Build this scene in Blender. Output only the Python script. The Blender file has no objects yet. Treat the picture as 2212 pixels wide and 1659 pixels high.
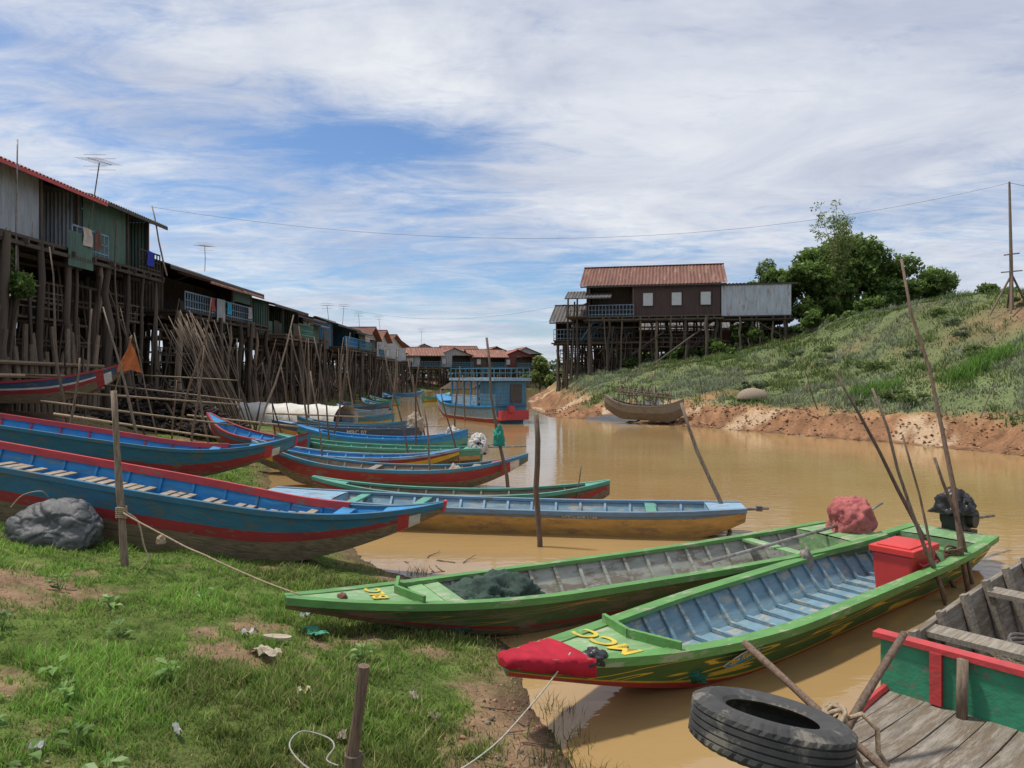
import bpy, math, random
import numpy as np
from mathutils import Vector, Matrix, noise
R=random.Random(11); rng=np.random.default_rng(5)
S=bpy.context.scene; COL=S.collection
S.view_settings.view_transform='Standard'; S.view_settings.look='None'; S.view_settings.exposure=0
# ---------------------------------------------------------------- materials
MC={}
def M(name,c,c2=None,sc=4,st=(1,1,1),rough=.65,bump=.25,wear=None,wa=.6,wsc=3,metal=0,over=None,rnd=.25,attr=False,spec=.4,bd=.01,transl=0):
    if name in MC: return MC[name]
    m=bpy.data.materials.new(name); m.use_nodes=True; n=m.node_tree.nodes; l=m.node_tree.links
    b=n['Principled BSDF']; tc=n.new('ShaderNodeTexCoord'); mp=n.new('ShaderNodeMapping'); mp.inputs['Scale'].default_value=st
    l.new(tc.outputs['Object'],mp.inputs['Vector'])
    oi=n.new('ShaderNodeObjectInfo')
    nz=n.new('ShaderNodeTexNoise'); nz.inputs['Scale'].default_value=sc; nz.inputs['Detail'].default_value=8; nz.inputs['Roughness'].default_value=.65
    l.new(mp.outputs[0],nz.inputs['Vector'])
    c2=c2 or tuple(x*.6 for x in c)
    rp=n.new('ShaderNodeValToRGB'); rp.color_ramp.elements[0].position=.33; rp.color_ramp.elements[1].position=.67
    rp.color_ramp.elements[0].color=(*c2,1); rp.color_ramp.elements[1].color=(*c,1); l.new(nz.outputs[0],rp.inputs[0]); out=rp.outputs[0]
    def mix(f,a,bb,mode='MIX',fv=1):
        x=n.new('ShaderNodeMix'); x.data_type='RGBA'; x.blend_type=mode
        if f is not None: l.new(f,x.inputs[0])
        else: x.inputs[0].default_value=fv
        for i,v in ((6,a),(7,bb)):
            if isinstance(v,tuple): x.inputs[i].default_value=(*v,1)
            else: l.new(v,x.inputs[i])
        return x.outputs[2]
    if over:
        oc,ost,lo,hi=over
        mp3=n.new('ShaderNodeMapping'); mp3.inputs['Scale'].default_value=ost; l.new(tc.outputs['Object'],mp3.inputs['Vector'])
        n3=n.new('ShaderNodeTexNoise'); n3.inputs['Scale'].default_value=1; n3.inputs['Detail'].default_value=1; n3.inputs['Distortion'].default_value=.6; l.new(mp3.outputs[0],n3.inputs['Vector'])
        r3=n.new('ShaderNodeValToRGB'); e=r3.color_ramp.elements; e[0].position=lo; e[0].color=(0,0,0,1); e[1].position=lo+.01; e[1].color=(1,1,1,1)
        q=e.new(hi); q.color=(1,1,1,1); q=e.new(hi+.01); q.color=(0,0,0,1)
        l.new(n3.outputs[0],r3.inputs[0]); out=mix(r3.outputs[0],out,oc)
    if attr:
        a=n.new('ShaderNodeAttribute'); a.attribute_name='Col'; out=mix(None,out,a.outputs['Color'],'MULTIPLY')
    if wear:
        n2=n.new('ShaderNodeTexNoise'); n2.inputs['Scale'].default_value=wsc; n2.inputs['Detail'].default_value=12; n2.inputs['Roughness'].default_value=.72
        ad=n.new('ShaderNodeVectorMath'); ad.operation='ADD'; l.new(mp.outputs[0],ad.inputs[0]); l.new(oi.outputs['Random'],ad.inputs[1]); l.new(ad.outputs[0],n2.inputs['Vector'])
        r2=n.new('ShaderNodeValToRGB'); r2.color_ramp.elements[0].position=wa; r2.color_ramp.elements[1].position=wa+.05
        r2.color_ramp.elements[0].color=(0,0,0,1); r2.color_ramp.elements[1].color=(.85,.85,.85,1); l.new(n2.outputs[0],r2.inputs[0]); out=mix(r2.outputs[0],out,wear)
    if rnd:
        mr=n.new('ShaderNodeMapRange'); mr.inputs[3].default_value=1-rnd; mr.inputs[4].default_value=1+rnd; l.new(oi.outputs['Random'],mr.inputs[0])
        cb=n.new('ShaderNodeCombineColor'); 
        for i in range(3): l.new(mr.outputs[0],cb.inputs[i])
        out=mix(None,out,cb.outputs[0],'MULTIPLY')
    l.new(out,b.inputs['Base Color']); b.inputs['Roughness'].default_value=rough; b.inputs['Metallic'].default_value=metal
    b.inputs['Specular IOR Level'].default_value=spec
    if bump:
        nb=n.new('ShaderNodeTexNoise'); nb.inputs['Scale'].default_value=sc*4; nb.inputs['Detail'].default_value=6; l.new(mp.outputs[0],nb.inputs['Vector'])
        bp=n.new('ShaderNodeBump'); bp.inputs['Strength'].default_value=bump; bp.inputs['Distance'].default_value=bd; l.new(nb.outputs[0],bp.inputs['Height']); l.new(bp.outputs[0],b.inputs['Normal'])
    if transl:
        o=n['Material Output']; t=n.new('ShaderNodeBsdfTranslucent'); l.new(out,t.inputs[0]); ms=n.new('ShaderNodeMixShader'); ms.inputs[0].default_value=transl
        l.new(b.outputs[0],ms.inputs[1]); l.new(t.outputs[0],ms.inputs[2]); l.new(ms.outputs[0],o.inputs['Surface'])
    MC[name]=m; return m
WD=(.17,.14,.105)
wood_dark=M('weathered_dark_timber',(.12,.093,.073),(.045,.035,.028),6,(6,6,.5),.85,.5,rnd=.45)
wood_pole=M('grey_brown_pole',(.25,.19,.14),(.10,.073,.052),6,(8,8,1),.85,.5,rnd=.35)
wood_stick=M('bare_stick',(.20,.135,.095),(.075,.05,.038),8,(8,8,1),.8,.4,rnd=.2)
bamboo_m=M('dry_bamboo',(.33,.25,.16),(.16,.12,.08),5,(6,6,1),.7,.2,rnd=.35)
wood_x=M('weathered_plank',(.31,.27,.22),(.13,.11,.085),4,(1,14,14),.8,.6,rnd=.1)
wood_deck=M('muddy_deck_plank',(.30,.265,.22),(.13,.11,.09),3,(1,9,9),.9,.9,wear=(.15,.115,.08),wa=.48,wsc=1.8,rnd=.05,bd=.015)
wood_hull=M('bare_hull_timber',(.24,.18,.11),(.10,.075,.05),4,(1,6,12),.75,.5,wear=(.08,.068,.05),wa=.54)
plank_house=M('house_plank',(.165,.132,.105),(.065,.052,.042),5,(8,1,1),.85,.5,rnd=.35)
def P(name,c,w=WD,wa=.57,wsc=2.6,rough=.55,st=(1,2.5,3.5),**k):
    return M(name,c,tuple(x*.62+.014 for x in c),3,st,rough,.35,wear=w,wa=wa,wsc=wsc,rnd=.05,**k)
p_blue=P('bright_blue_paint',(.025,.27,.60),w=(.14,.22,.27),wa=.56)
p_dblue=P('faded_blue_paint',(.045,.23,.37),wa=.52)
p_hblue=P('weathered_hull_blue',(.030,.16,.27),w=(.10,.12,.12),wa=.52,wsc=3.4)
p_red=P('dark_red_paint',(.34,.033,.038),wa=.56)
p_redb=P('red_paint',(.52,.05,.055),wa=.575)
p_white=P('white_paint',(.66,.64,.6),wa=.62)
p_green=P('green_paint',(.11,.29,.075),w=(.28,.31,.2),wa=.545)
p_lime=P('light_green_deck_paint',(.21,.38,.17),w=(.38,.38,.28),wa=.53)
p_dgreen=P('dark_green_paint',(.065,.125,.05),w=(.16,.11,.075),wa=.54)
p_teal=P('teal_paint',(.10,.34,.25),wa=.56)
p_yel=P('yellow_paint',(.66,.45,.04),wa=.60)
p_yelw=P('worn_yellow_lettering',(.68,.50,.05),w=(.25,.4,.15),wa=.57,wsc=9,st=(1,1,1))
p_ora=P('ochre_paint',(.60,.37,.12),w=(.3,.2,.12),wa=.54)
p_navy=P('navy_paint',(.05,.10,.19),wa=.56)
p_slate=P('slate_blue_paint',(.15,.25,.36),wa=.55)
p_lblue=P('pale_blue_paint',(.24,.39,.53),wa=.55)
p_flame=P('green_paint_yellow_flames',(.08,.17,.045),w=(.2,.18,.11),wa=.60,over=((.68,.46,.05),(.7,.4,10),.49,.535))
p_flame2=P('olive_paint_orange_streaks',(.08,.14,.055),wa=.53,over=((.36,.22,.06),(.5,.4,10),.54,.56))
in_blue=P('scuffed_blue_lining',(.17,.29,.37),w=(.33,.31,.26),wa=.53,rough=.7)
in_grey=P('scuffed_grey_lining',(.32,.33,.29),w=(.16,.13,.10),wa=.52,rough=.75)
in_wood=M('bilge_timber',(.24,.185,.13),(.11,.088,.065),4,(1,6,6),.8,.4)
steel=M('worn_steel',(.35,.34,.33),(.14,.11,.09),8,rough=.45,metal=.7,bump=.2)
black=M('black_engine',(.04,.04,.04),(.02,.02,.02),8,rough=.5)
rubber=M('old_rubber',(.065,.065,.065),(.03,.03,.031),5,rough=.8,bump=.3,wear=(.17,.155,.13),wa=.54,rnd=0)
rope_m=M('hemp_rope',(.43,.34,.23),(.24,.17,.11),40,rough=.9,bump=.6,rnd=.2)
rope_g=M('grey_rope',(.42,.40,.35),(.26,.24,.2),40,rough=.9,bump=.6,rnd=.2)
tin_grey=M('grey_corrugated_iron',(.42,.455,.49),(.27,.30,.33),1.5,(3,3,.6),.5,.1,wear=(.24,.17,.12),wa=.56,wsc=1.5,metal=.1,rnd=.2)
tin_green=M('green_corrugated_iron',(.08,.16,.125),(.05,.095,.078),1.5,(3,3,.6),.55,.1,wear=(.15,.10,.07),wa=.58,wsc=1.5,rnd=.15)
tin_brown=M('brown_corrugated_iron',(.08,.045,.04),(.052,.03,.027),1.5,(3,3,.6),.6,.1,rnd=.05)
tin_maroon=M('maroon_wall_sheet',(.16,.033,.033),(.09,.028,.028),1.5,(3,3,.6),.6,.1,rnd=.1)
tin_rust=M('rusty_roof_iron',(.24,.10,.065),(.13,.052,.038),1.2,(3,.5,.5),.7,.1,wear=(.32,.23,.18),wa=.57,wsc=1.2,rnd=.25)
tin_red=M('red_roof_iron',(.29,.085,.065),(.16,.06,.05),1.2,(3,.5,.5),.65,.1,wear=(.25,.17,.14),wa=.55,wsc=1.2,rnd=.3)
tin_dark=M('dark_roof_iron',(.15,.135,.13),(.065,.058,.056),1.2,(3,.5,.5),.65,.1,rnd=.35)
tin_blue=M('blue_wall_boards',(.07,.25,.41),(.05,.16,.27),2,(3,3,.6),.6,.1,wear=(.2,.18,.15),wa=.54,rnd=.25)
win_m=M('pale_shutter',(.52,.54,.54),(.42,.44,.44),3,rough=.6,bump=.05,rnd=.05)
frame_m=M('dark_frame',(.07,.06,.055),rough=.7)
# ---------------------------------------------------------------- mesh helpers
def setp(o,label=None,category=None,group=None,kind=None):
    if label: o['label']=label
    if category: o['category']=category
    if group: o['group']=group
    if kind: o['kind']=kind
class MB:
    def __init__(s): s.v=[];s.f=[];s.m=[]
    def face(s,pts,mi=0):
        b=len(s.v); s.v+=[tuple(p) for p in pts]; s.f.append(tuple(range(b,b+len(pts)))); s.m.append(mi)
    def box(s,c,d,rot=None,mi=0,taper=1):
        b=len(s.v); hx,hy,hz=d[0]/2,d[1]/2,d[2]/2; c=Vector(c)
        for z in(-1,1):
            k=taper if z<0 else 1
            for x,y in((-1,-1),(1,-1),(1,1),(-1,1)):
                p=Vector((x*hx*k,y*hy*k,z*hz)); p=(rot@p if rot else p)+c; s.v.append(tuple(p))
        for f in((3,2,1,0),(4,5,6,7),(0,1,5,4),(1,2,6,5),(2,3,7,6),(3,0,4,7)): s.f.append(tuple(b+i for i in f)); s.m.append(mi)
    def beam(s,a,bb,w,h,mi=0):
        a=Vector(a);bb=Vector(bb);d=bb-a;L=d.length
        if L<1e-5:return
        rot=d.to_track_quat('X','Z').to_matrix(); s.box((a+bb)/2,(L,w,h),rot,mi)
    def tube(s,pts,rad,n=6,mi=0,cap=True):
        pts=[Vector(p) for p in pts]; b=len(s.v); k=len(pts)
        for i,p in enumerate(pts):
            t=(pts[min(i+1,k-1)]-pts[max(i-1,0)]).normalized(); ref=Vector((0,0,1)) if abs(t.z)<.9 else Vector((1,0,0))
            u=t.cross(ref).normalized(); w=t.cross(u); r=rad[i] if isinstance(rad,(list,tuple)) else rad
            for j in range(n):
                a=2*math.pi*j/n; s.v.append(tuple(p+u*math.cos(a)*r+w*math.sin(a)*r))
        for i in range(k-1):
            for j in range(n): s.f.append((b+i*n+j,b+i*n+(j+1)%n,b+(i+1)*n+(j+1)%n,b+(i+1)*n+j)); s.m.append(mi)
        if cap:
            s.f.append(tuple(b+j for j in range(n))[::-1]); s.m.append(mi); s.f.append(tuple(b+(k-1)*n+j for j in range(n))); s.m.append(mi)
    def grid(s,rows,mi=0,mf=None,closed=False):
        b=len(s.v); nr=len(rows);nc=len(rows[0])
        for r in rows: s.v+=[tuple(p) for p in r]
        for i in range(nr-1):
            for j in range(nc if closed else nc-1):
                j2=(j+1)%nc; s.f.append((b+i*nc+j,b+i*nc+j2,b+(i+1)*nc+j2,b+(i+1)*nc+j)); s.m.append(mf(i,j) if mf else mi)
    def corr(s,o,ux,uy,amp=.022,pitch=.15,mi=0,q=4):
        o=Vector(o);ux=Vector(ux);uy=Vector(uy);w=ux.length;nn=max(4,int(w/pitch*q)); nrm=ux.cross(uy).normalized()
        r0=[];r1=[]
        for i in range(nn+1):
            p=o+ux*(i/nn)+nrm*amp*math.cos(i*2*math.pi/q); r0.append(p); r1.append(p+uy)
        s.grid([r0,r1],mi)
    def mesh(s,name,mats,smooth=False):
        me=bpy.data.meshes.new(name); me.from_pydata(s.v,[],s.f)
        for m in mats: me.materials.append(m)
        me.polygons.foreach_set('material_index',s.m)
        if smooth: me.polygons.foreach_set('use_smooth',[True]*len(s.f))
        me.update(); return me
    def obj(s,name,mats,parent=None,loc=(0,0,0),smooth=False,bevel=0,**k):
        if not isinstance(mats,(list,tuple)): mats=[mats]
        return mk(name,s.mesh(name,mats,smooth),parent,loc,bevel,**k)
def mk(name,me,parent=None,loc=(0,0,0),bevel=0,rot=None,scale=None,**k):
    o=bpy.data.objects.new(name,me); COL.objects.link(o); o.location=loc
    if rot is not None: o.rotation_euler=rot
    if scale is not None: o.scale=scale
    if parent: o.parent=parent
    if bevel:
        b=o.modifiers.new('b','BEVEL'); b.width=bevel; b.segments=2; b.limit_method='ANGLE'
    setp(o,**k); return o
def thing(name,label,category,loc,mat=None,group=None):
    e=bpy.data.objects.new(name,None); e.empty_display_size=.2; COL.objects.link(e)
    e.matrix_world=(Matrix.Translation(loc)@mat.to_4x4()) if mat is not None else Matrix.Translation(loc)
    setp(e,label,category,group); return e
def npmesh(name,V,F,mat,col=None,smooth=False):
    me=bpy.data.meshes.new(name); k=F.shape[1]; me.vertices.add(len(V)); me.vertices.foreach_set('co',V.astype(np.float32).ravel())
    me.loops.add(F.size); me.loops.foreach_set('vertex_index',F.astype(np.int32).ravel()); me.polygons.add(len(F))
    me.polygons.foreach_set('loop_start',np.arange(0,F.size,k,dtype=np.int32)); me.polygons.foreach_set('loop_total',np.full(len(F),k,dtype=np.int32))
    if smooth: me.polygons.foreach_set('use_smooth',np.ones(len(F),dtype=bool))
    if col is not None:
        a=me.color_attributes.new('Col','FLOAT_COLOR','POINT'); a.data.foreach_set('color',np.concatenate([col,np.ones((len(col),1))],1).astype(np.float32).ravel())
    me.materials.append(mat); me.update(calc_edges=True); me.validate(); return me
# ---------------------------------------------------------------- terrain
def h2(ix,iy,s):
    n=(ix*374761393+iy*668265263+s*144269504)&0xffffffff; n=((n^(n>>13))*1274126177)&0xffffffff; return ((n^(n>>16))&0xffff)/65535.
def vn(x,y,s=0):
    ix=np.floor(x).astype(np.int64);iy=np.floor(y).astype(np.int64);fx=x-ix;fy=y-iy;fx=fx*fx*(3-2*fx);fy=fy*fy*(3-2*fy)
    return (h2(ix,iy,s)*(1-fx)+h2(ix+1,iy,s)*fx)*(1-fy)+(h2(ix,iy+1,s)*(1-fx)+h2(ix+1,iy+1,s)*fx)*fy
def fbm(x,y,s=0,o=4):
    a=0;w=.5;t=0
    for i in range(o): a=a+w*vn(x,y,s+i);t+=w;w*=.55;x=x*2.03+3.1;y=y*2.03+1.7
    return a/t
LB=[(60,-60),(14,-12),(6,-2),(3,1.2),(1.2,3.2),(.35,4.7),(.17,5.8),(-.07,6.8),(-1.0,8.9),(-1.9,10),(-3.2,12),(-4.6,14),(-5.6,16.5),(-7.2,21),(-9.5,27),(-11,35),(-12,50),(-13,66),(-16,90),(-17,112),(-10,125),(10,138),(60,158),(900,300)]
RB=[(120,-60),(40,-15),(30,5),(22,15),(16.4,22.8),(14.2,27.5),(10.7,33),(7.3,38),(2.3,44),(1.3,57),(1.8,80),(4,105),(15,118),(60,133),(900,250)]
def pdist(x,y,P_):
    d=np.full(x.shape,1e9)
    for (ax,ay),(bx,by) in zip(P_[:-1],P_[1:]):
        dx,dy=bx-ax,by-ay; t=np.clip(((x-ax)*dx+(y-ay)*dy)/(dx*dx+dy*dy),0,1); d=np.minimum(d,np.hypot(x-ax-t*dx,y-ay-t*dy))
    return d
def inside(x,y):
    poly=LB+RB[::-1]; c=np.zeros(x.shape,bool)
    for (ax,ay),(bx,by) in zip(poly,poly[1:]+poly[:1]):
        if ay==by: continue
        cond=((ay>y)!=(by>y))&(x<(bx-ax)*(y-ay)/(by-ay)+ax); c^=cond
    return c
def G(x,y):
    x=np.asarray(x,float);y=np.asarray(y,float); wx=x+(fbm(x*.9,y*.9,3)-.5)*.5; wy=y+(fbm(x*.9,y*.9,9)-.5)*.5
    dl=pdist(wx,wy,LB);dr=pdist(wx,wy,RB);w=inside(wx,wy);s=np.minimum(dl,dr);left=dl<dr
    zl=np.interp(s,[0,.25,.5,2,4,6,8,11,60,400],[0,.05,.1,.33,.65,1.2,1.7,1.95,2.2,2.2])
    zl=zl+(fbm(x*1.3,y*1.3,21)-.5)*.16*np.clip(s,0,1)+(fbm(x*6,y*6,31)-.5)*.05*np.clip(s*2,0,1)
    sl=np.interp(x,[0,8,16,20,24,29],[.13,.175,.225,.28,.385,.43]); fade=np.interp(y,[-20,70,95],[1,1,.05])
    cl=np.interp(x,[2,9],[.5,1])
    rag=(fbm(x*.8,y*.8,44)-.5)*1.6
    sc=np.maximum(s+rag*np.clip(s,0,1),0)
    zr=np.interp(sc,[0,.7,1.2,1.9,2.6],[0,.12,.4,.85,.98])*cl+np.clip(s-2.6,0,14.5)*sl*fade*1.0
    zr=zr+1.45*np.clip((s-1.2)/3,0,1)*np.interp(y,[42,52,85,100],[0,1,1,.3])*np.interp(x,[0,5,14,19],[1,1,.6,0])
    zr=zr+(fbm(x*.35,y*.35,51)-.5)*1.1*np.clip(s/8,0,1)+(fbm(x*1.7,y*1.7,61)-.5)*.28*np.clip(s,0,1)+(fbm(x*3.2,y*3.2,63,3)-.5)*.34*np.clip(s,0,1)*np.interp(s,[0,2.5,4],[1,1,.15])
    z=np.where(left,zl,zr); z=np.where(w,-np.minimum(.9,.22*s)-.004,z+.004)
    return z,s,left,w
def gz(x,y): return float(G(np.array([x]),np.array([y]))[0][0])
def grassmask(x,y,s,left):
    n=fbm(x*.9+5,y*.9,71,5); n2=fbm(x*3,y*3,77,3)
    near=np.interp(n*.7+n2*.3,[.37,.46],[0.08,1])
    near=near*np.interp(s,[.1,.6],[0.15,1])
    bare=np.exp(-(((x+.6)/1.0)**2+((y-3.7)/.5)**2))+np.exp(-(((x+2.1)/.5)**2+((y-3.4)/.4)**2))+np.exp(-(((x+4.4)/.8)**2+((y-6.2)/.3)**2))*.7
    near=near*(1-np.clip(bare*1.2,0,.92))
    near=np.where((y>17)&(s>3),near*np.interp(s,[3,6],[.8,.0]),near)
    m=fbm(x*.25,y*.25,81,4)
    right=np.interp(s+ (fbm(x*.6,y*.6,88)-.5)*3,[2.2,3.3],[0,1])*np.interp(m,[.3,.4],[.75,1])
    p=np.exp(-(((x-11.5)/1.8)**2+((y-40)/1.0)**2))+1.1*np.exp(-(((x-26.5)/4)**2+((y-36.5)/2.0)**2))+.5*np.exp(-(((x-20)/2)**2+((y-42.5)/1.)**2))
    right=right*(1-np.clip(p*1.8*fbm(x,y,99),0,1))
    return np.where(left,near,right)
xs=np.sinh(np.linspace(-6.0,6.0,600))*2.2; ys=3.5+3.2*np.sinh(np.linspace(-2.4,5.9,520))
X,Y=np.meshgrid(xs,ys); Z,s_,lf,wt=G(X,Y); gm=grassmask(X,Y,s_,lf)
V=np.stack([X.ravel(),Y.ravel(),Z.ravel()],1); nx,ny=len(xs),len(ys)
I=np.arange(nx*ny).reshape(ny,nx); F=np.stack([I[:-1,:-1].ravel(),I[:-1,1:].ravel(),I[1:,1:].ravel(),I[1:,:-1].ravel()],1)
gmf=gm.ravel()[:,None]; lff=lf.ravel()[:,None]; sf=s_.ravel()[:,None]; nzc=fbm(X*.5,Y*.5,101).ravel()[:,None]; nz2=fbm(X*4,Y*4,105).ravel()[:,None]
mudL=np.array([.25,.165,.11])*(.6+.8*nz2); mudR=np.array([.42,.24,.13])*(.45+.85*nzc)
mudR=np.where(sf<2.1,np.array([.29,.16,.09])*(.2+1.35*nz2),mudR)
mudR=np.where((nzc>.62)&(sf<4),np.array([.46,.34,.23]),mudR)
mudR=np.where(sf>8,np.array([.24,.16,.10])*(.5+.9*nz2),mudR)
mud=np.where(lff,mudL,mudR); wet=np.interp(sf,[0,.35],[.4,1]); mud=mud*wet
gl=np.array([.10,.15,.035])*(.6+.8*nz2); gr=np.array([.14,.18,.08])*(.6+.8*nzc); gc=np.where(lff,gl,gr)
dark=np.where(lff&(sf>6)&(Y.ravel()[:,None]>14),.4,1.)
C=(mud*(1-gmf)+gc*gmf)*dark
ground_m=M('earth_and_turf',(1.2,1.15,1.1),(.62,.6,.58),9,rough=.95,bump=.9,bd=.03,attr=True,rnd=0,spec=.15)
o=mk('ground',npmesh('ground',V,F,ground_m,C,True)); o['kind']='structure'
# water
wm=bpy.data.materials.new('muddy_river'); wm.use_nodes=True; n=wm.node_tree.nodes;l=wm.node_tree.links;b=n['Principled BSDF']
tc=n.new('ShaderNodeTexCoord'); nz=n.new('ShaderNodeTexNoise'); nz.inputs['Scale'].default_value=.25; nz.inputs['Detail'].default_value=4; l.new(tc.outputs['Object'],nz.inputs['Vector'])
rp=n.new('ShaderNodeValToRGB'); rp.color_ramp.elements[0].position=.3;rp.color_ramp.elements[1].position=.7; rp.color_ramp.elements[0].color=(.30,.19,.08,1);rp.color_ramp.elements[1].color=(.365,.245,.11,1)
l.new(nz.outputs[0],rp.inputs[0]);l.new(rp.outputs[0],b.inputs['Base Color']); b.inputs['Roughness'].default_value=.035; b.inputs['IOR'].default_value=1.42
mp=n.new('ShaderNodeMapping'); mp.inputs['Scale'].default_value=(1.0,2.2,1); l.new(tc.outputs['Object'],mp.inputs['Vector'])
n1=n.new('ShaderNodeTexNoise'); n1.inputs['Scale'].default_value=2.6; n1.inputs['Detail'].default_value=4; n1.inputs['Distortion'].default_value=.5; l.new(mp.outputs[0],n1.inputs['Vector'])
bp=n.new('ShaderNodeBump'); bp.inputs['Strength'].default_value=.2; bp.inputs['Distance'].default_value=.03; l.new(n1.outputs[0],bp.inputs['Height']); l.new(bp.outputs[0],b.inputs['Normal'])
q=MB(); q.face([(-60,-60,0),(900,-60,0),(900,320,0),(-60,320,0)]); o=q.obj('water',wm); o['kind']='structure'
def clods(x,y,sz,col,name,lab,sq=.6):
    n_=len(x); z=G(x,y)[0]; base=np.array([[1,0,0],[0,1,0],[-1,0,0],[0,-1,0],[0,0,1],[0,0,-.6]])
    a=rng.uniform(0,6.28,n_); V=base[None]*rng.uniform(.5,1.3,(n_,6,1))*sz[:,None,None]; V[:,:,2]*=sq
    c,s=np.cos(a)[:,None],np.sin(a)[:,None]; xx=V[:,:,0]*c-V[:,:,1]*s*.7; yy=V[:,:,0]*s+V[:,:,1]*c*.7; V[:,:,0]=xx+x[:,None];V[:,:,1]=yy+y[:,None];V[:,:,2]+=z[:,None]
    f=np.array([[0,1,4],[1,2,4],[2,3,4],[3,0,4],[1,0,5],[2,1,5],[3,2,5],[0,3,5]]); F=(np.arange(n_)[:,None,None]*6+f[None]).reshape(-1,3)
    o=mk(name,npmesh(name,V.reshape(-1,3),F,M('clod_earth',(1.2,1.2,1.2),(.7,.7,.7),20,rough=.95,bump=.4,attr=True,rnd=0,spec=.1),np.repeat(col[:,None],6,1).reshape(-1,3))); setp(o,lab,'earth'); o['kind']='stuff'
n_=60000; x=rng.uniform(1,30,n_);y=rng.uniform(16,50,n_); z,s,lf_,w_=G(x,y); keep=(~lf_)&(~w_)&(s<4)&(rng.uniform(0,1,n_)<np.interp(s,[0,1,2.5,4],[.5,.8,.5,.05])*np.interp(fbm(x*.7,y*.7,151),[.4,.6],[.1,.9])); x,y=x[keep],y[keep]; k=len(x)
clods(x,y,rng.uniform(.02,.11,k),np.array([[.30,.17,.10]])*rng.uniform(.15,1.4,(k,1)),'mud_clods','crumbled mud clods and stones along the far waterline')
n_=26000; x=rng.uniform(-3.2,1.,n_);y=rng.uniform(3.0,8.5,n_); z,s,lf_,w_=G(x,y); gmk=grassmask(x,y,s,lf_); keep=lf_&(rng.uniform(0,1,n_)<(1-gmk)*.5*np.interp(s,[0,.5],[1,.45]))&~(w_&(s>.12)); x,y=x[keep],y[keep]; k=len(x)
clods(x,y,rng.uniform(.004,.016,k)*np.where(rng.uniform(0,1,k)<.08,2,1),np.array([[.28,.20,.14]])*rng.uniform(.2,1.5,(k,1))*np.where(rng.uniform(0,1,(k,1))<.12,np.array([[1.3,.75,.6]]),1),'bank_gravel','small stones and earth crumbs on the bare bank')
# ---------------------------------------------------------------- poles
def wob(p0,p1,k=5,a=.02):
    p0=Vector(p0);p1=Vector(p1);L=(p1-p0).length;r=[]
    ph=R.uniform(0,6);ph2=R.uniform(0,6)
    for i in range(k+1):
        t=i/k; e=math.sin(t*math.pi)
        r.append(p0.lerp(p1,t)+Vector((math.sin(ph+t*5)*a*L*e*.6+R.uniform(-1,1)*a*L*.2,math.sin(ph2+t*4)*a*L*e*.6,0)))
    return r
def pole(p0,p1,r0=.035,r1=.02,mat=None,name='mooring_pole',label='bare wooden mooring pole standing in the muddy river',cat='pole',group=None,a=.02,k=6,n=7):
    m=MB(); p0=Vector(p0); pts=[p-p0 for p in wob(p0,p1,k,a)]; K=len(pts)-1
    m.tube(pts,[r0+(r1-r0)*i/K+R.uniform(-.1,.1)*r1 for i in range(K+1)],n)
    return m.obj(name,mat or wood_pole,None,p0,True,label=label,category=cat,group=group)
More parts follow.
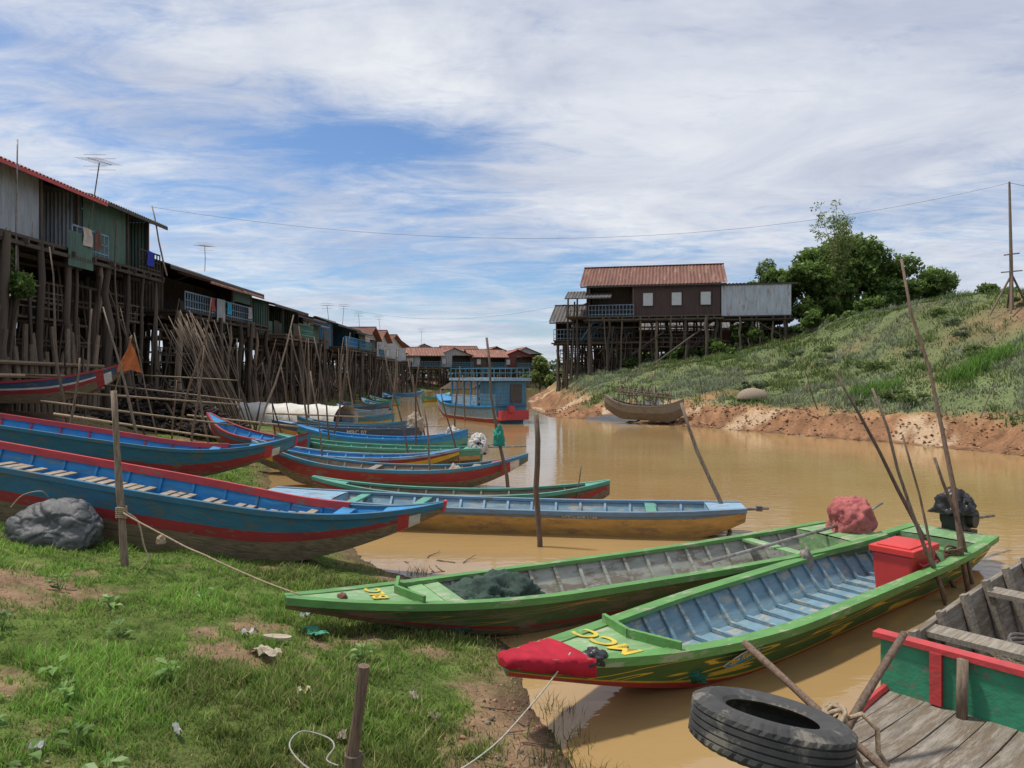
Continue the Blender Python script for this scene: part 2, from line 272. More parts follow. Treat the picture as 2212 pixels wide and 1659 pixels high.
# ---------------------------------------------------------------- boats
def text_part(parent,s,size,mtx,mat,name='lettering',ext=.002,shear=0):
    cu=bpy.data.curves.new('t','FONT'); cu.body=s; cu.size=size; cu.align_x='CENTER'; cu.align_y='CENTER'; cu.extrude=ext; cu.shear=shear; cu.offset=size*.02
    t=bpy.data.objects.new('t',cu); COL.objects.link(t); dg=bpy.context.evaluated_depsgraph_get(); me=bpy.data.meshes.new_from_object(t.evaluated_get(dg)); bpy.data.objects.remove(t)
    me.materials.clear(); me.materials.append(mat); o=mk(name,me,parent); o.matrix_local=mtx; return o
def boat(label,bow,stern,beam=1.,depth=.5,bands=None,gun=None,inner=None,deck=None,deck_t=.8,sdeck_t=.0,br=.5,bs=.35,sr=.1,ss=.1,bw=.2,sw=.7,tb=.55,ts=.25,kb=.72,ks=.15,roll=0,ribs=0,ribmat=None,seats=(),seatmat=None,slats=None,slath=.11,tip=None,group='wooden boats moored along the bank',name='wooden_boat',cat='boat',railw=.07,floor=.6,N=30,innerstripe=None,coaming=None,innert=.09,sheart=.5,kexp=1.7):
    bow=Vector(bow);stern=Vector(stern);d=bow-stern;L=d.length;x=d.normalized();y=Vector((0,0,1)).cross(x).normalized();z=x.cross(y)
    M3=Matrix((x,y,z)).transposed()@Matrix.Rotation(math.radians(roll),3,'X')
    root=thing(name,label,cat,stern,M3,group)
    bands=bands or [(.5,wood_hull),(.7,p_red),(1,p_dblue)]; gun=gun or p_red; inner=inner or in_wood
    def hb(t):
        if t>tb: return beam/2*(1-(1-bw)*((t-tb)/(1-tb))**1.9)
        if t<ts: return beam/2*(1-(1-sw)*((ts-t)/ts)**1.9)
        return beam/2
    def kz(t): return br*max(0,(t-kb)/(1-kb))**kexp+sr*max(0,(ks-t)/max(ks,.01))**1.7
    def sz(t): return depth+bs*max(0,(t-sheart)/(1-sheart))**2.4+ss*max(0,(.5-t)/.5)**2.4
    def fl(t): return floor*(1-.5*max(0,(t-.7)/.3))
    fr=[0]+[b_[0] for b_ in bands]; mats=[b_[1] for b_ in bands]; rows=[]; T=[i/N for i in range(N+1)]
    def side(t,f):
        b=hb(t);bb=b*fl(t);k=kz(t);s=sz(t); return bb+(b-bb)*(f**.8),k+(s-k)*f
    for t in T:
        r=[]
        for f in fr[::-1]: a,zz=side(t,f); r.append((t*L,a,zz))
        r.append((t*L,0,kz(t)-.02))
        for f in fr: a,zz=side(t,f); r.append((t*L,-a,zz))
        rows.append(r)
    nb=len(bands); allm=list(mats)+([tip[1],tip[2],p_white] if tip else [])
    i0=next((i for i in range(N) if tip and T[i]>=tip[0]),0)
    def mf(i,j):
        if j<nb: k=nb-1-j
        elif j<nb+2: k=0
        else: k=j-nb-2
        if tip and T[i]>=tip[0]:
            return nb+1 if i==i0 else (nb+2 if i==i0+1 and k<nb-1 else (nb if k>0 else 0))
        return k
    m=MB(); m.grid(rows,mf=mf)
    m.face(rows[0][::-1],nb-1); m.face(rows[-1],nb if tip else nb-1)
    m.obj('hull',allm,root)
    for sg in(1,-1):
        m=MB(); rr=[]
        for t in T:
            b=hb(t);s=sz(t); inn=max(b-railw,.005)
            rr.append([(t*L,sg*(b+.018),s-.045),(t*L,sg*(b+.018),s+.022),(t*L,sg*inn,s+.022),(t*L,sg*inn,s-.02)])
        m.grid(rr,closed=True); m.face(rr[0]);m.face(rr[-1][::-1]); m.obj('gunwale',gun,root)
    t0=sdeck_t;t1=deck_t; m=MB(); rr=[]; K=18
    for i in range(K+1):
        t=t0+(t1-t0)*i/K; b=hb(t);bb=b*fl(t);s=sz(t);k=kz(t)+innert; a=max(b-.035,.01); c=max(bb-.02,.01)
        r=[(t*L,a,s-.015),(t*L,c+(a-c)*.75,k+(s-k)*.68),(t*L,c,k),(t*L,0,k),(t*L,-c,k),(t*L,-c-(a-c)*.75,k+(s-k)*.68),(t*L,-a,s-.015)]; rr.append(r)
    im=[inner,innerstripe or inner]
    m.grid(rr,mf=lambda i,j:1 if j in(0,5) else 0); 
    m.obj('lining',im,root)
    def deckpart(a,b_,mat,nm):
        m=MB(); rr=[]; K=10
        for i in range(K+1):
            t=a+(b_-a)*i/K; w=hb(t)-.03; s=sz(t)
            rr.append([(t*L,w,s+.004),(t*L,w*.5,s+.014),(t*L,0,s+.018),(t*L,-w*.5,s+.014),(t*L,-w,s+.004)])
        m.grid(rr)
        e=a if nm=='foredeck' else b_; w=hb(e)-.04; m.face([(e*L,w,sz(e)),(e*L,w*fl(e),kz(e)+.02),(e*L,-w*fl(e),kz(e)+.02),(e*L,-w,sz(e))])
        m.obj(nm,mat,root)
    deckpart(t1,1,deck or gun,'foredeck')
    if t0>0: deckpart(0,t0,deck or gun,'stern_deck')
    else:
        m=MB(); w=hb(0)-.03; m.face([(.03,w,sz(0)),(.03,w*fl(0),kz(0)+.02),(.03,-w*fl(0),kz(0)+.02),(.03,-w,sz(0))]); m.obj('transom',gun,root)
    if coaming:
        m=MB(); w=hb(t1)-.02; s=sz(t1)+.02
        m.beam((t1*L-.03,w,s+.025),(t1*L+.12,0,s+.045),.035,.075); m.beam((t1*L-.03,-w,s+.025),(t1*L+.12,0,s+.045),.035,.075); m.obj('coaming',coaming,root)
    for i in range(ribs):
        t=t0+.02+(t1-t0-.04)*(i+.5)/ribs; b=hb(t);bb=b*fl(t);s=sz(t);k=kz(t)+innert+.015; a=b-.05;c=bb-.03; m=MB()
        pts=[(t*L,a,s-.03),(t*L,c+(a-c)*.72,k+(s-k)*.66),(t*L,c,k+.01),(t*L,0,k),(t*L,-c,k+.01),(t*L,-c-(a-c)*.72,k+(s-k)*.66),(t*L,-a,s-.03)]
        for u,v in zip(pts[:-1],pts[1:]): m.beam(u,v,.04,.035)
        m.obj('rib',ribmat or inner,root)
    for t in seats:
        b=hb(t)-.03; m=MB(); m.box((t*L,0,sz(t)-.03),(.17,2*b,.03)); m.obj('seat',seatmat or wood_x,root)
    if slats:
        m=MB(); a_,b_=slats; xx=a_*L
        while xx<b_*L:
            t=xx/L; w=hb(t)*(fl(t)+(1-fl(t))*min(1,slath/depth))-.06; m.box((xx,R.uniform(-.02,.02),kz(t)+innert+slath+R.uniform(-.01,.01)),(.095,2*w,.018),Matrix.Rotation(R.uniform(-.06,.06),3,'Z')); xx+=R.choice((.14,.15,.16,.3))
        m.obj('floorboards',M('pale_slat',(.42,.35,.27),(.24,.19,.14),4,(1,6,6),.8,.3,rnd=.1,wear=(.14,.11,.08),wa=.56),root)
    return dict(root=root,L=L,hb=hb,sz=sz,kz=kz,side=side)
def lump(c,d,seed=0,amp=.25,fs=2.,mat=None,name='bundle',parent=None,flat=.35,sub=4,crease=0,**k):
    import bmesh
    bm=bmesh.new(); bmesh.ops.create_icosphere(bm,subdivisions=sub,radius=1)
    for v in bm.verts:
        p=v.co.copy(); nn=noise.noise(p*fs+Vector((seed,seed*2,0)))+.4*noise.noise(p*fs*2.3+Vector((seed,5,0))); q=1+amp*nn
        if crease:
            q-=crease*.2*max(0,1-abs(noise.noise(p*fs*1.6+Vector((seed,3,1))))*6); q-=crease*.10*max(0,1-abs(noise.noise(p*fs*3.7+Vector((seed,8,1))))*6)
        v.co=p*q
        if v.co.z<-flat: v.co.z=-flat
        v.co=Vector((v.co.x*d[0]/2,v.co.y*d[1]/2,(v.co.z+flat)*d[2]/(1+flat)))
    me=bpy.data.meshes.new(name); bm.to_mesh(me); bm.free(); me.materials.append(mat); me.polygons.foreach_set('use_smooth',[True]*len(me.polygons))
    return mk(name,me,parent,c,**k)
def engine(B,x,z,shaft=2.2,cover=None,coverd=(.7,.6,.5),dirs=1,down=-.1,covername='cloth_cover',off=(0,0,0)):
    root=B['root']; m=MB(); q=.82 if cover else 1
    m.box((x,0,z+.12),(.34,.28,.24)); m.box((x+.02,.02,z+.30*q),(.2,.2,.14)); m.tube([(x-.05,-.2,z+.15),(x-.05,.22,z+.15)],.13,16); m.tube([(x+.1,.05,z+.42*q),(x-.12,.05,z+.42*q)],.08*q,12)
    m.box((x,0,z-.06),(.5,.34,.06)); 
    if not cover: m.tube([(x+.15,.12,z+.3),(x+.2,.2,z+.42),(x+.3,.2,z+.45)],.025,8)
    for i in range(5): m.box((x+.02,.02,z+.24+i*.025),(.26,.26,.008))
    e=m.obj('engine',black,root,bevel=.008)
    m=MB(); m.tube([(x,0,z+.1),(x+dirs*shaft,.1,z+down)],.022,8); m.tube([(x-.1,0,z+.12),(x-.75,-.05,z+.3)],.016,8); m.obj('propeller_shaft',steel,e)
    if cover: lump((x+off[0],off[1],z-.08+off[2]),(coverd[0],coverd[1],coverd[2]+.12),R.uniform(0,9),.25,1.8,cover,covername,e,crease=.6,sub=5)
    return e
cloth_pink=M('dusty_pink_cloth',(.46,.16,.15),(.33,.10,.10),4,rough=.95,bump=.5,rnd=0,bd=.03,spec=.1)
cloth_white=M('white_plastic_sack',(.6,.58,.55),(.4,.38,.36),4,rough=.6,bump=.3,rnd=.1,bd=.02)
cloth_black=M('black_plastic_cover',(.03,.03,.033),(.015,.015,.017),4,rough=.35,bump=.5,rnd=.1,bd=.03)
net_dark=M('dark_fishing_net',(.085,.09,.095),(.04,.043,.047),40,rough=.4,bump=.7,rnd=.1,bd=.01,wear=(.2,.21,.22),wa=.6,wsc=6,spec=.7)
net_green=M('dark_green_net',(.05,.09,.07),(.022,.042,.034),30,rough=.8,bump=.8,rnd=.1,bd=.015)
G1=boat('green longtail boat with yellow flame stripes and blue ribbed inside',(-.04,5.03,-.05),(6.15,9.92,-.05),1.27,.42,bands=[(.18,p_redb),(.24,p_yel),(.90,p_flame),(.95,p_yel),(1,p_green)],gun=p_green,inner=in_blue,deck=p_lime,deck_t=.825,sdeck_t=.07,br=.54,bs=.22,bw=.09,sw=.85,kb=.72,ribs=19,ribmat=in_blue,seats=(.13,),seatmat=p_green,coaming=p_green,railw=.11,sr=.12,ss=.06,tb=.60,sheart=.6,kexp=1.45,N=40)
r=G1['root'];L=G1['L']
def decktext(B,s,t,size,ang,mat,y=0):
    L=B['L'];e=.02; sl=math.atan2(B['sz'](t+e)-B['sz'](t-e),2*e*L)
    text_part(B['root'],s,size,Matrix.Translation((t*L,y,B['sz'](t)+.026))@Matrix.Rotation(-sl,4,'Y')@Matrix.Rotation(ang,4,'Z'),mat)
def sideframe(B,t,f,near,off=.012):
    L=B['L'];a,z=B['side'](t,f);a2,z2=B['side'](t,f-.1); tl=math.atan2(a-a2,z-z2); sg=near
    ax=Vector((-sg,0,0)); up=Vector((0,sg*math.sin(tl),math.cos(tl))); nrm=ax.cross(up)
    return Matrix.Translation((t*L,sg*(a+off),z))@Matrix((ax,up,nrm)).transposed().to_4x4()
def sidetext(B,s,t,f,size,near,mat): text_part(B['root'],s,size,sideframe(B,t,f,near),mat)
decktext(G1,'MCC',.872,.29,math.radians(270),p_yelw)
m=MB(); m.face([(.27*math.cos(a)*(1+.08*math.sin(5*a)),.062*math.sin(a)+.03*math.cos(a),0) for a in [k*math.pi/12 for k in range(24)]]); o=m.obj('sticker',p_white,r); o.matrix_local=sideframe(G1,.735,.72,1,.030)
m=MB(); m.face([(.25*math.cos(a)*(1+.08*math.sin(5*a)),.05*math.sin(a)+.028*math.cos(a)-.012,0) for a in [k*math.pi/12 for k in range(24)]]); o=m.obj('sticker_blue',p_blue,r); o.matrix_local=sideframe(G1,.735,.72,1,.034)
text_part(r,'Sun Kuu ee',.085,sideframe(G1,.735,.73,1,.038)@Matrix.Rotation(.11,4,'Z'),p_yel)
def fitted(B,ta,tb_,mat,nm,off=.025,cl=.5):
    L=B['L']; rows=[]; K=36
    for i in range(K+1):
        t=ta+(tb_-ta)*i/K; tt=min(t,1); b=B['hb'](tt)+.018; s=B['sz'](tt)+.022; k=B['kz'](tt); lo=s-(s-k)*cl; e=1 if i<K else .5
        w=lambda j:.003*math.sin(i*.9+j*1.4)+.002*math.sin(i*1.7+j)+.003*math.sin(i*.35+j*.8)
        rr=[]
        for j,(yy,z_) in enumerate([(b*.8,lo-.005),(b+off*.5,lo+.01),(b+off,(s+lo)/2),(b+off,s),(b*.8,s+off),(b*.4,s+off*1.2),(0,s+off*1.3),(-b*.4,s+off*1.2),(-b*.8,s+off),(-b-off,s),(-b-off,(s+lo)/2),(-b-off*.5,lo+.01),(-b*.8,lo-.005)]):
            rr.append((t*L,(yy+w(j)*.8)*e,(z_-lo)*e+lo+w(j+3)+(1-e)*.03))
        rows.append(rr)
    m=MB(); m.grid(rows,closed=True); m.face(rows[-1][::-1]); m.face(rows[0]); return m.obj(nm,mat,B['root'],smooth=True)
fitted(G1,.922,1.004,M('red_canvas',(.44,.025,.045),(.28,.015,.03),4,rough=.9,bump=.35,rnd=0,bd=.012,spec=.15),'red_bow_cloth',.010,.6)
lump((L*.915,G1['hb'](.915)*.75,G1['sz'](.915)-.04),(.22,.2,.11),8,.35,2,cloth_black,'black_cloth',r,crease=.6)
engine(G1,-.15,.5,1.1,None,dirs=-1,down=.05)
lump((-.05,0,.72),(.5,.5,.32),4,.4,2.4,cloth_black,'engine_cover',r,flat=.1,crease=.5)
G2=boat('long green boat with grey inside and dark net',(-2.04,6.38,.02),(4.78,9.95,-.05),1.17,.40,bands=[(.2,wood_hull),(.28,p_red),(.88,p_flame2),(1,p_dgreen)],gun=p_green,inner=in_grey,deck=p_lime,deck_t=.85,sdeck_t=.08,br=.50,bs=.18,bw=.10,sw=.85,kb=.70,ribs=17,ribmat=in_grey,seats=(.2,.825,.80),seatmat=p_lime,coaming=p_green,railw=.085,tb=.64,sheart=.6,kexp=1.45,N=40)
decktext(G2,'BLC',.890,.21,math.radians(270),p_yelw)
sidetext(G2,'HL 4',.22,.8,.11,1,p_white)
engine(G2,.06,.5,2.8,cloth_pink,(.66,.60,.44),dirs=1,down=-.14)
L=G2['L']
lump((L*.73,0,.1),(1.1,.78,.42),6,.35,2.2,net_green,'net_heap',G2['root'],crease=.7,sub=5)
lump((G1['L']*.785,0,.12),(.5,.7,.24),9,.4,2.4,M('teal_net',(.04,.2,.14),(.02,.10,.075),25,rough=.9,bump=.8,rnd=0,bd=.015),'net_heap',r,crease=.6)
lump((L*.935,.05,G2['sz'](.935)+.015),(.09,.12,.04),2,.3,2,M('dull_red_rag',(.2,.08,.06),rough=.9),'rag',G2['root'],crease=.4)
cx=Vector((4.66,8.45,.06)); cr=Matrix.Rotation(math.atan2(4.9,6.17),3,'Z')
ck=thing('ice_cooler','red plastic ice cooler box standing inside green boat','cooler',cx,cr)
red_pl=M('red_plastic',(.62,.045,.04),(.52,.04,.033),3,rough=.42,bump=.05,rnd=0,spec=.45,wear=(.5,.22,.17),wa=.62)
m=MB(); m.box((0,0,.23),(.66,.46,.46),taper=.9); m.obj('box_body',red_pl,ck,bevel=.03)
m=MB(); m.box((0,0,.50),(.71,.51,.075)); m.box((0,0,.545),(.58,.38,.02)); m.obj('lid',red_pl,ck,bevel=.02)
m=MB(); m.tube([(-.2,-.25,.38),(-.2,-.29,.36),(.2,-.29,.36),(.2,-.25,.38)],.012,8); m.obj('handle',red_pl,ck)
lump((G1['L']*.36,-.58,.28),(.2,.14,.28),5,.35,2,M('grey_rag',(.3,.27,.24),(.16,.14,.12),8,rough=.9,rnd=0),'rag',r,crease=.5)
# beached blue boats
beach='blue and red boats pulled up on the grassy bank'
A=boat('bright blue boat with red rails beached on grass, slatted floor',(-1.06,9.2,-.18),(-11.6,9.75,1.56),1.30,.74,bands=[(.44,wood_hull),(.63,p_red),(1,p_hblue)],gun=p_hblue,inner=p_blue,deck=p_blue,deck_t=.93,br=1.04,bs=.40,bw=.07,sw=.4,tb=.62,kb=.77,roll=0,ribs=20,ribmat=p_blue,slats=(.2,.84),slath=.46,seats=(.88,),seatmat=p_blue,tip=(.94,p_dblue,p_redb),group=beach,N=80,railw=.05,sheart=.76,floor=.76)
Bb=boat('faded blue and red boat beached on grass behind another',(-5.0,15.7,-.05),(-16.2,13.3,2.02),1.3,.70,bands=[(.12,wood_hull),(.52,p_red),(1,p_hblue)],gun=p_hblue,inner=p_blue,deck=p_blue,deck_t=.92,br=1.10,bs=.62,bw=.07,sw=.4,tb=.62,kb=.77,roll=2,ribs=18,ribmat=p_redb,seats=(.86,),seatmat=p_blue,tip=(.94,p_dblue,p_redb),group=beach,N=80,sheart=.74,railw=.05,floor=.74)
for bt in(A,Bb):
    Lb=bt['L']
    m=MB(); z1=bt['sz'](1); z0=bt['kz'](1); w=bt['hb'](1)
    m.box((Lb+.01,0,(z1+z0)/2+.02),(.04,2*w+.02,abs(z1-z0)+.04)); m.obj('stem_cap',p_redb,bt['root'],bevel=.01)
    m=MB(); rr=[]
    for i in range(30):
        t=.02+.86*i/29; a=bt['hb'](t)-.055; s=bt['sz'](t); rr.append([(t*Lb,a,s+.06),(t*Lb,a-.05,s+.06),(t*Lb,a-.05,s-.04),(t*Lb,a,s-.04)])
    m.grid(rr,closed=True); m.obj('red_riser',p_redb,bt['root'])
Cb=boat('dark boat with red stripe resting high on the bank',(-11.7,21.6,1.75),(-19.5,20.6,1.8),1.3,.62,bands=[(.4,wood_hull),(.6,p_red),(.68,p_white),(1,p_navy)],gun=p_red,inner=p_red,deck=p_blue,deck_t=.9,br=.95,bs=.6,bw=.09,sw=.4,kb=.72,tip=(.9,p_navy,p_red),group=beach,N=40)
B4=boat('long ochre and slate blue flat boat moored across shallow water',(-4.35,12.75,.0),(3.75,11.55,-.05),1.15,.42,bands=[(.76,p_ora),(.97,p_slate),(1,p_slate)],gun=p_slate,inner=in_blue,deck=p_lblue,deck_t=.84,sdeck_t=.07,br=.25,bs=.12,bw=.5,sw=.6,ribs=14,ribmat=p_lblue,seats=(.18,.8,.66),seatmat=p_teal,tb=.7,sr=.30,ks=.12)
sidetext(B4,'CHPC 016 1122',.32,.87,.085,1,p_white)
m=MB(); m.tube([(.6,0,.42),(-.4,0,.5)],.025,8); m.box((-.25,0,.49),(.09,.08,.08)); m.obj('propeller_mount',steel,B4['root'])
B5=boat('dark green narrow boat with bright green tips',(-3.9,13.9,.0),(1.85,13.5,-.05),.9,.36,bands=[(.5,wood_hull),(.75,p_red),(1,p_dgreen)],gun=p_teal,inner=in_wood,deck=p_teal,deck_t=.88,sdeck_t=.08,br=.45,bs=.25,sr=.4,ss=.28,bw=.12,sw=.12,ribs=8)
B6=boat('brown and red boat with blue rail and upturned tips',(.35,16.3,-.05),(-5.6,16.7,.1),1.15,.42,bands=[(.4,wood_hull),(.85,p_red),(1,p_dblue)],gun=p_dblue,inner=in_wood,deck=p_red,deck_t=.86,br=.7,bs=.42,bw=.1,sw=.2,ribs=12,slats=(.15,.4),tip=(.9,p_dblue,p_redb),seats=(.4,.8),ts=.3,ss=.35,sr=.4)
lump((B6['L']*.72,0,.12),(.45,.4,.4),3,.3,2,M('tan_sack',(.38,.31,.23),(.25,.2,.15),6,rough=.9),'sack',B6['root'],crease=.4)
B7=boat('blue lined boat with red and yellow side',(-1.4,18.6,-.05),(-6.9,18.9,.15),1.1,.42,bands=[(.35,wood_hull),(.7,p_yel),(1,p_red)],gun=p_lblue,inner=p_blue,deck=p_blue,deck_t=.86,br=.5,bs=.3,bw=.12,sw=.2,ribs=9,ss=.3,sr=.3)
B8=boat('pale green longtail boat with painted lettering and wrapped engine',(-7.0,21.2,.15),(-.9,20.6,-.05),1.1,.44,bands=[(.35,wood_hull),(.6,p_ora),(1,p_teal)],gun=p_teal,inner=p_teal,deck=p_teal,deck_t=.86,sdeck_t=.08,br=.4,bs=.25,bw=.2,sw=.7,ribs=10)
sidetext(B8,'CPC 068',.3,.75,.15,1,p_white); engine(B8,.1,.45,1.4,cloth_white,(.6,.5,.5),dirs=-1,down=.2)
B9=boat('sky blue boat with green stripe and wrapped engine',(-7.3,24.2,.15),(-1.5,23.6,-.05),1.1,.44,bands=[(.4,p_dgreen),(.7,p_teal),(1,p_blue)],gun=p_blue,inner=p_blue,deck=p_blue,deck_t=.86,sdeck_t=.08,br=.4,bs=.3,bw=.2,sw=.2,ribs=8,ss=.4)
engine(B9,.5,.45,1.2,cloth_white,(.5,.45,.45),dirs=-1,down=.2)
B10=boat('navy boat with ochre stripe and painted lettering',(-9.6,28.6,.1),(-3.6,28.0,-.05),1.2,.5,bands=[(.45,p_ora),(.95,p_navy),(1,p_navy)],gun=p_navy,inner=in_blue,deck=p_lblue,deck_t=.86,sdeck_t=.08,br=.3,bs=.2,bw=.3,sw=.7,ribs=8)
sidetext(B10,'MRC 07',.4,.7,.24,1,p_white); engine(B10,.2,.5,1.2,M('tan_sack',(.35,.28,.2)),(.7,.6,.6),dirs=-1,down=.2)
B11=boat('red and blue boat half on the bank with raised bow',(-9.4,21.8,.55),(-5.9,20.4,.05),1.1,.5,bands=[(.35,wood_hull),(.7,p_red),(1,p_dblue)],gun=p_red,inner=p_blue,deck=p_blue,deck_t=.86,br=.6,bs=.4,bw=.12,sw=.15,ribs=7,ss=.4,sr=.4,tip=(.9,p_dblue,p_redb))
far=[(-9.5,31.5,-4.6,31,p_dblue,p_ora),(-10.5,38,-6.2,37,p_dblue,p_yel),(-10.8,44,-7.5,42.5,p_lblue,p_red),(-12,50,-9,48,p_navy,p_ora),(-11.8,56,-9,53,p_dblue,p_red),(-12.6,63,-9.6,60,p_teal,p_ora),(-13,72,-10.8,67,p_dblue,p_red),(-10.5,85,-14.5,83,p_blue,p_lblue),(-6.5,74,-8.5,68,p_teal,p_yel),(-4.6,60,-5.0,53.5,p_red,p_ora)]
for a,b_,c,d_,u,v in far:
    boat('painted wooden boat moored beside the stilt houses',(a,b_,0),(c,d_,-.05),1.1,.45,bands=[(.45,v),(1,u)],gun=u,inner=in_blue,deck=u,deck_t=.86,br=.5,bs=.35,bw=.15,sw=.4,ss=.2,N=16,ribs=0)
BT=boat('long boat covered by a white tarpaulin on hoops',(-15.2,36.5,.1),(-7.9,34.2,-.05),1.6,.6,bands=[(.5,p_ora),(1,p_navy)],gun=p_navy,inner=in_wood,deck=p_blue,br=.4,bs=.3,N=20,name='covered_boat')
m=MB(); rows=[]
for i in range(43):
    xx=.1+i*.165; hoop=.08*abs(math.sin(i*math.pi/10)); rr=[]
    for j in range(17):
        a=math.pi*j/16; rr.append((xx,math.cos(a)*(1.12+.04*math.sin(i*1.7+j)),.18+math.sin(a)**.6*(1.02-hoop)+.02*math.sin(i*2.3+j*1.9)-(.1*abs(math.sin(i*.9)) if j in(0,16) else 0)))
    rows.append(rr)
tarp=M('white_tarpaulin',(.68,.66,.62),(.46,.44,.40),2,rough=.8,bump=.5,rnd=0,bd=.04)
m.grid(rows); m.obj('tarpaulin',tarp,BT['root'],smooth=True)
# ---------------------------------------------------------------- blue passenger boat
T=boat('two-deck blue wooden passenger boat with rails on its roof',(-4.7,46.3,-.1),(-.05,38.2,-.1),2.2,.95,bands=[(.3,p_red),(.36,p_white),(.8,p_lblue),(1,p_dblue)],gun=p_blue,inner=in_blue,deck=p_blue,deck_t=.8,br=.5,bs=.5,bw=.2,sw=.9,ribs=0,name='passenger_boat',group=None,cat='boat',floor=.75)
tr=T['root']
m=MB()
for i in range(7): m.box((.9,0,1.02+i*.2),(1.8,1.9,.185))
m.box((.9,0,1.65),(1.75,1.85,1.4)); m.obj('cabin',tin_blue,tr)
m=MB(); m.box((2.6,0,2.50),(5.6,2.25,.08)); m.box((2.6,1.145,2.46),(5.6,.04,.16)); m.box((2.6,-1.145,2.46),(5.6,.04,.16)); m.box((-.2,0,2.46),(.04,2.25,.16)); m.obj('roof',p_lblue,tr)
for xx in(2.0,2.8,3.7,4.6,5.3):
    for yy in(-1.0,1.0):
        m=MB(); m.box((xx,yy,1.66),(.08,.08,1.56)); m.obj('roof_post',p_blue,tr)
m=MB()
for yy in(-1.1,1.1):
    for zz in(2.82,3.08): m.box((2.6,yy,zz),(5.5,.03,.03))
    for i in range(9): m.box((-.1+i*.67,yy,2.80),(.03,.03,.56))
for xx in(-.12,5.3):
    for zz in(2.82,3.08): m.box((xx,0,zz),(.03,2.2,.03))
m.obj('roof_railing',p_dblue,tr)
m=MB(); m.corr((5.3,-1.1,2.3),(0,2.2,0),(1.6,0,-.45),.03,.3); m.obj('awning',p_white,tr)
m=MB(); m.box((3.6,0,1.35),(3.2,1.6,.08)); 
for yy in(-1.0,1.0): m.box((3.6,yy,1.55),(3.3,.04,.05)); m.box((3.6,yy,1.25),(3.3,.04,.5))
m.obj('bench',p_lblue,tr)
m=MB(); m.box((-.02,-.3,1.7),(.05,.7,1.0)); m.obj('doorway',frame_m,tr)
m=MB(); m.box((-.25,0,.55),(.4,1.7,.5)); m.box((-.5,.3,.9),(.3,.3,.3)); m.obj('stern_platform',p_redb,tr)
# ---------------------------------------------------------------- near cargo boat with plank deck
ax=Vector((.76,.65,0)).normalized(); nrm=Vector((ax.y,-ax.x,0)); 
G3=thing('wooden_boat','weathered plank-decked boat with green red-topped bulkhead','boat',(2.98,4.30,-.04),Matrix((ax,-nrm,Vector((0,0,1)))).transposed(),'wooden boats moored along the bank')
def sec(x):
    if x<0: w=.68-.30*(-x/1.75)**1.6
    else: w=.68+.10*math.sin(min(x,3.)/6*math.pi)
    return w
m=MB(); rows=[]
for i in range(11):
    x=-1.8+i*.18; w=sec(x); z=.50+.16*(max(0,-x)/1.8)**2; k=-.05+.35*(max(0,-x)/1.8)**2
    rows.append([(x,w,z),(x,w*.75,k),(x,0,k-.03),(x,-w*.75,k),(x,-w,z)])
m.grid(rows); m.face(rows[0][::-1]); m.obj('bow_hull',p_green,G3)
m=MB(); edges=[-.72,-.58,-.40,-.27,-.07,.09,.25,.44,.58,.72]
for j in range(9):
    pts=[]; dz=R.uniform(-.004,.006)
    for i in range(11):
        xx=-1.8+i*.18; w=sec(xx)-.02; a=max(-w,min(w,edges[j])); b_=max(-w,min(w,edges[j+1]-.008)); z=.52+.16*(max(0,-xx)/1.8)**2+dz+.003*math.sin(i+j); pts.append([(xx,a,z-.03),(xx,a,z),(xx,b_,z+R.uniform(-.002,.002)),(xx,b_,z-.03)])
    m.grid(pts)
m.obj('plank_deck',wood_deck,G3)
for sg in(1,-1):
    m=MB(); m.tube([(-1.82+i*.18,sg*(sec(-1.82+i*.18)),.53+.16*(max(0,1.82-i*.18)/1.8)**2) for i in range(11)],.026,6); m.obj('gunwale',p_redb,G3)
m=MB(); m.box((.0,0,.685),(.05,1.42,.36)); m.obj('bulkhead',P('bulkhead_green',(.035,.27,.15),wa=.55),G3)
m=MB(); m.box((-.005,0,.88),(.10,1.5,.035)); m.obj('bulkhead_cap',p_redb,G3)
m=MB(); m.box((-.045,.36,.70),(.04,.07,.33)); m.obj('bulkhead_strap',p_redb,G3)
m=MB(); m.tube([(-.1,.2,.5),(-.08,.2,.88)],.033,10); m.obj('mooring_bitt',wood_pole,G3,smooth=True)
m=MB()
for sg in(1,-1):
    rr=[];
    for i in range(15):
        x=.05+i*.32; w=sec(x); rr.append([(x,sg*w,.78),(x,sg*(w-.045),.78),(x,sg*(w-.05)*.8,.12),(x,sg*w*.78,-.05)])
    m.grid(rr,closed=True)
rr=[[(.05+i*.32,-.6,.1),(.05+i*.32,.6,.1)] for i in range(15)]; m.grid(rr)
m.obj('side_planking',wood_deck,G3)
for i in range(7):
    m=MB(); x=.35+i*.6
    for sg in(1,-1): m.beam((x,sg*.5,.12),(x,sg*(sec(x)-.06),.84),.08,.05)
    m.beam((x,-.5,.13),(x,.5,.13),.08,.05); m.obj('rib',wood_x,G3)
for xx in(.75,2.2):
    m=MB(); m.box((xx,0,.74),(.22,1.36,.04)); m.obj('seat',wood_x,G3)
m=MB(); m.tube([(1.35+(.3-.0012*k)*math.cos(k*.35),(.28-.001*k)*math.sin(k*.35)+.1,.50+.0025*k+.01*math.sin(k)) for k in range(72)],.012,6)
m.obj('hose_coil',M('grey_hose',(.12,.11,.10),rough=.7),G3)
m=MB()
for i in range(420):
    x=R.uniform(.9,2.2);y=R.uniform(-.5,.5);z=.12+.28*max(0,1-((x-1.5)/.7)**2)*R.uniform(.6,1); a=R.uniform(0,3.1); d=Vector((math.cos(a),math.sin(a),R.uniform(-.3,.4)))*R.uniform(.05,.12); m.beam(Vector((x,y,z))-d,Vector((x,y,z))+d,.004,.004)
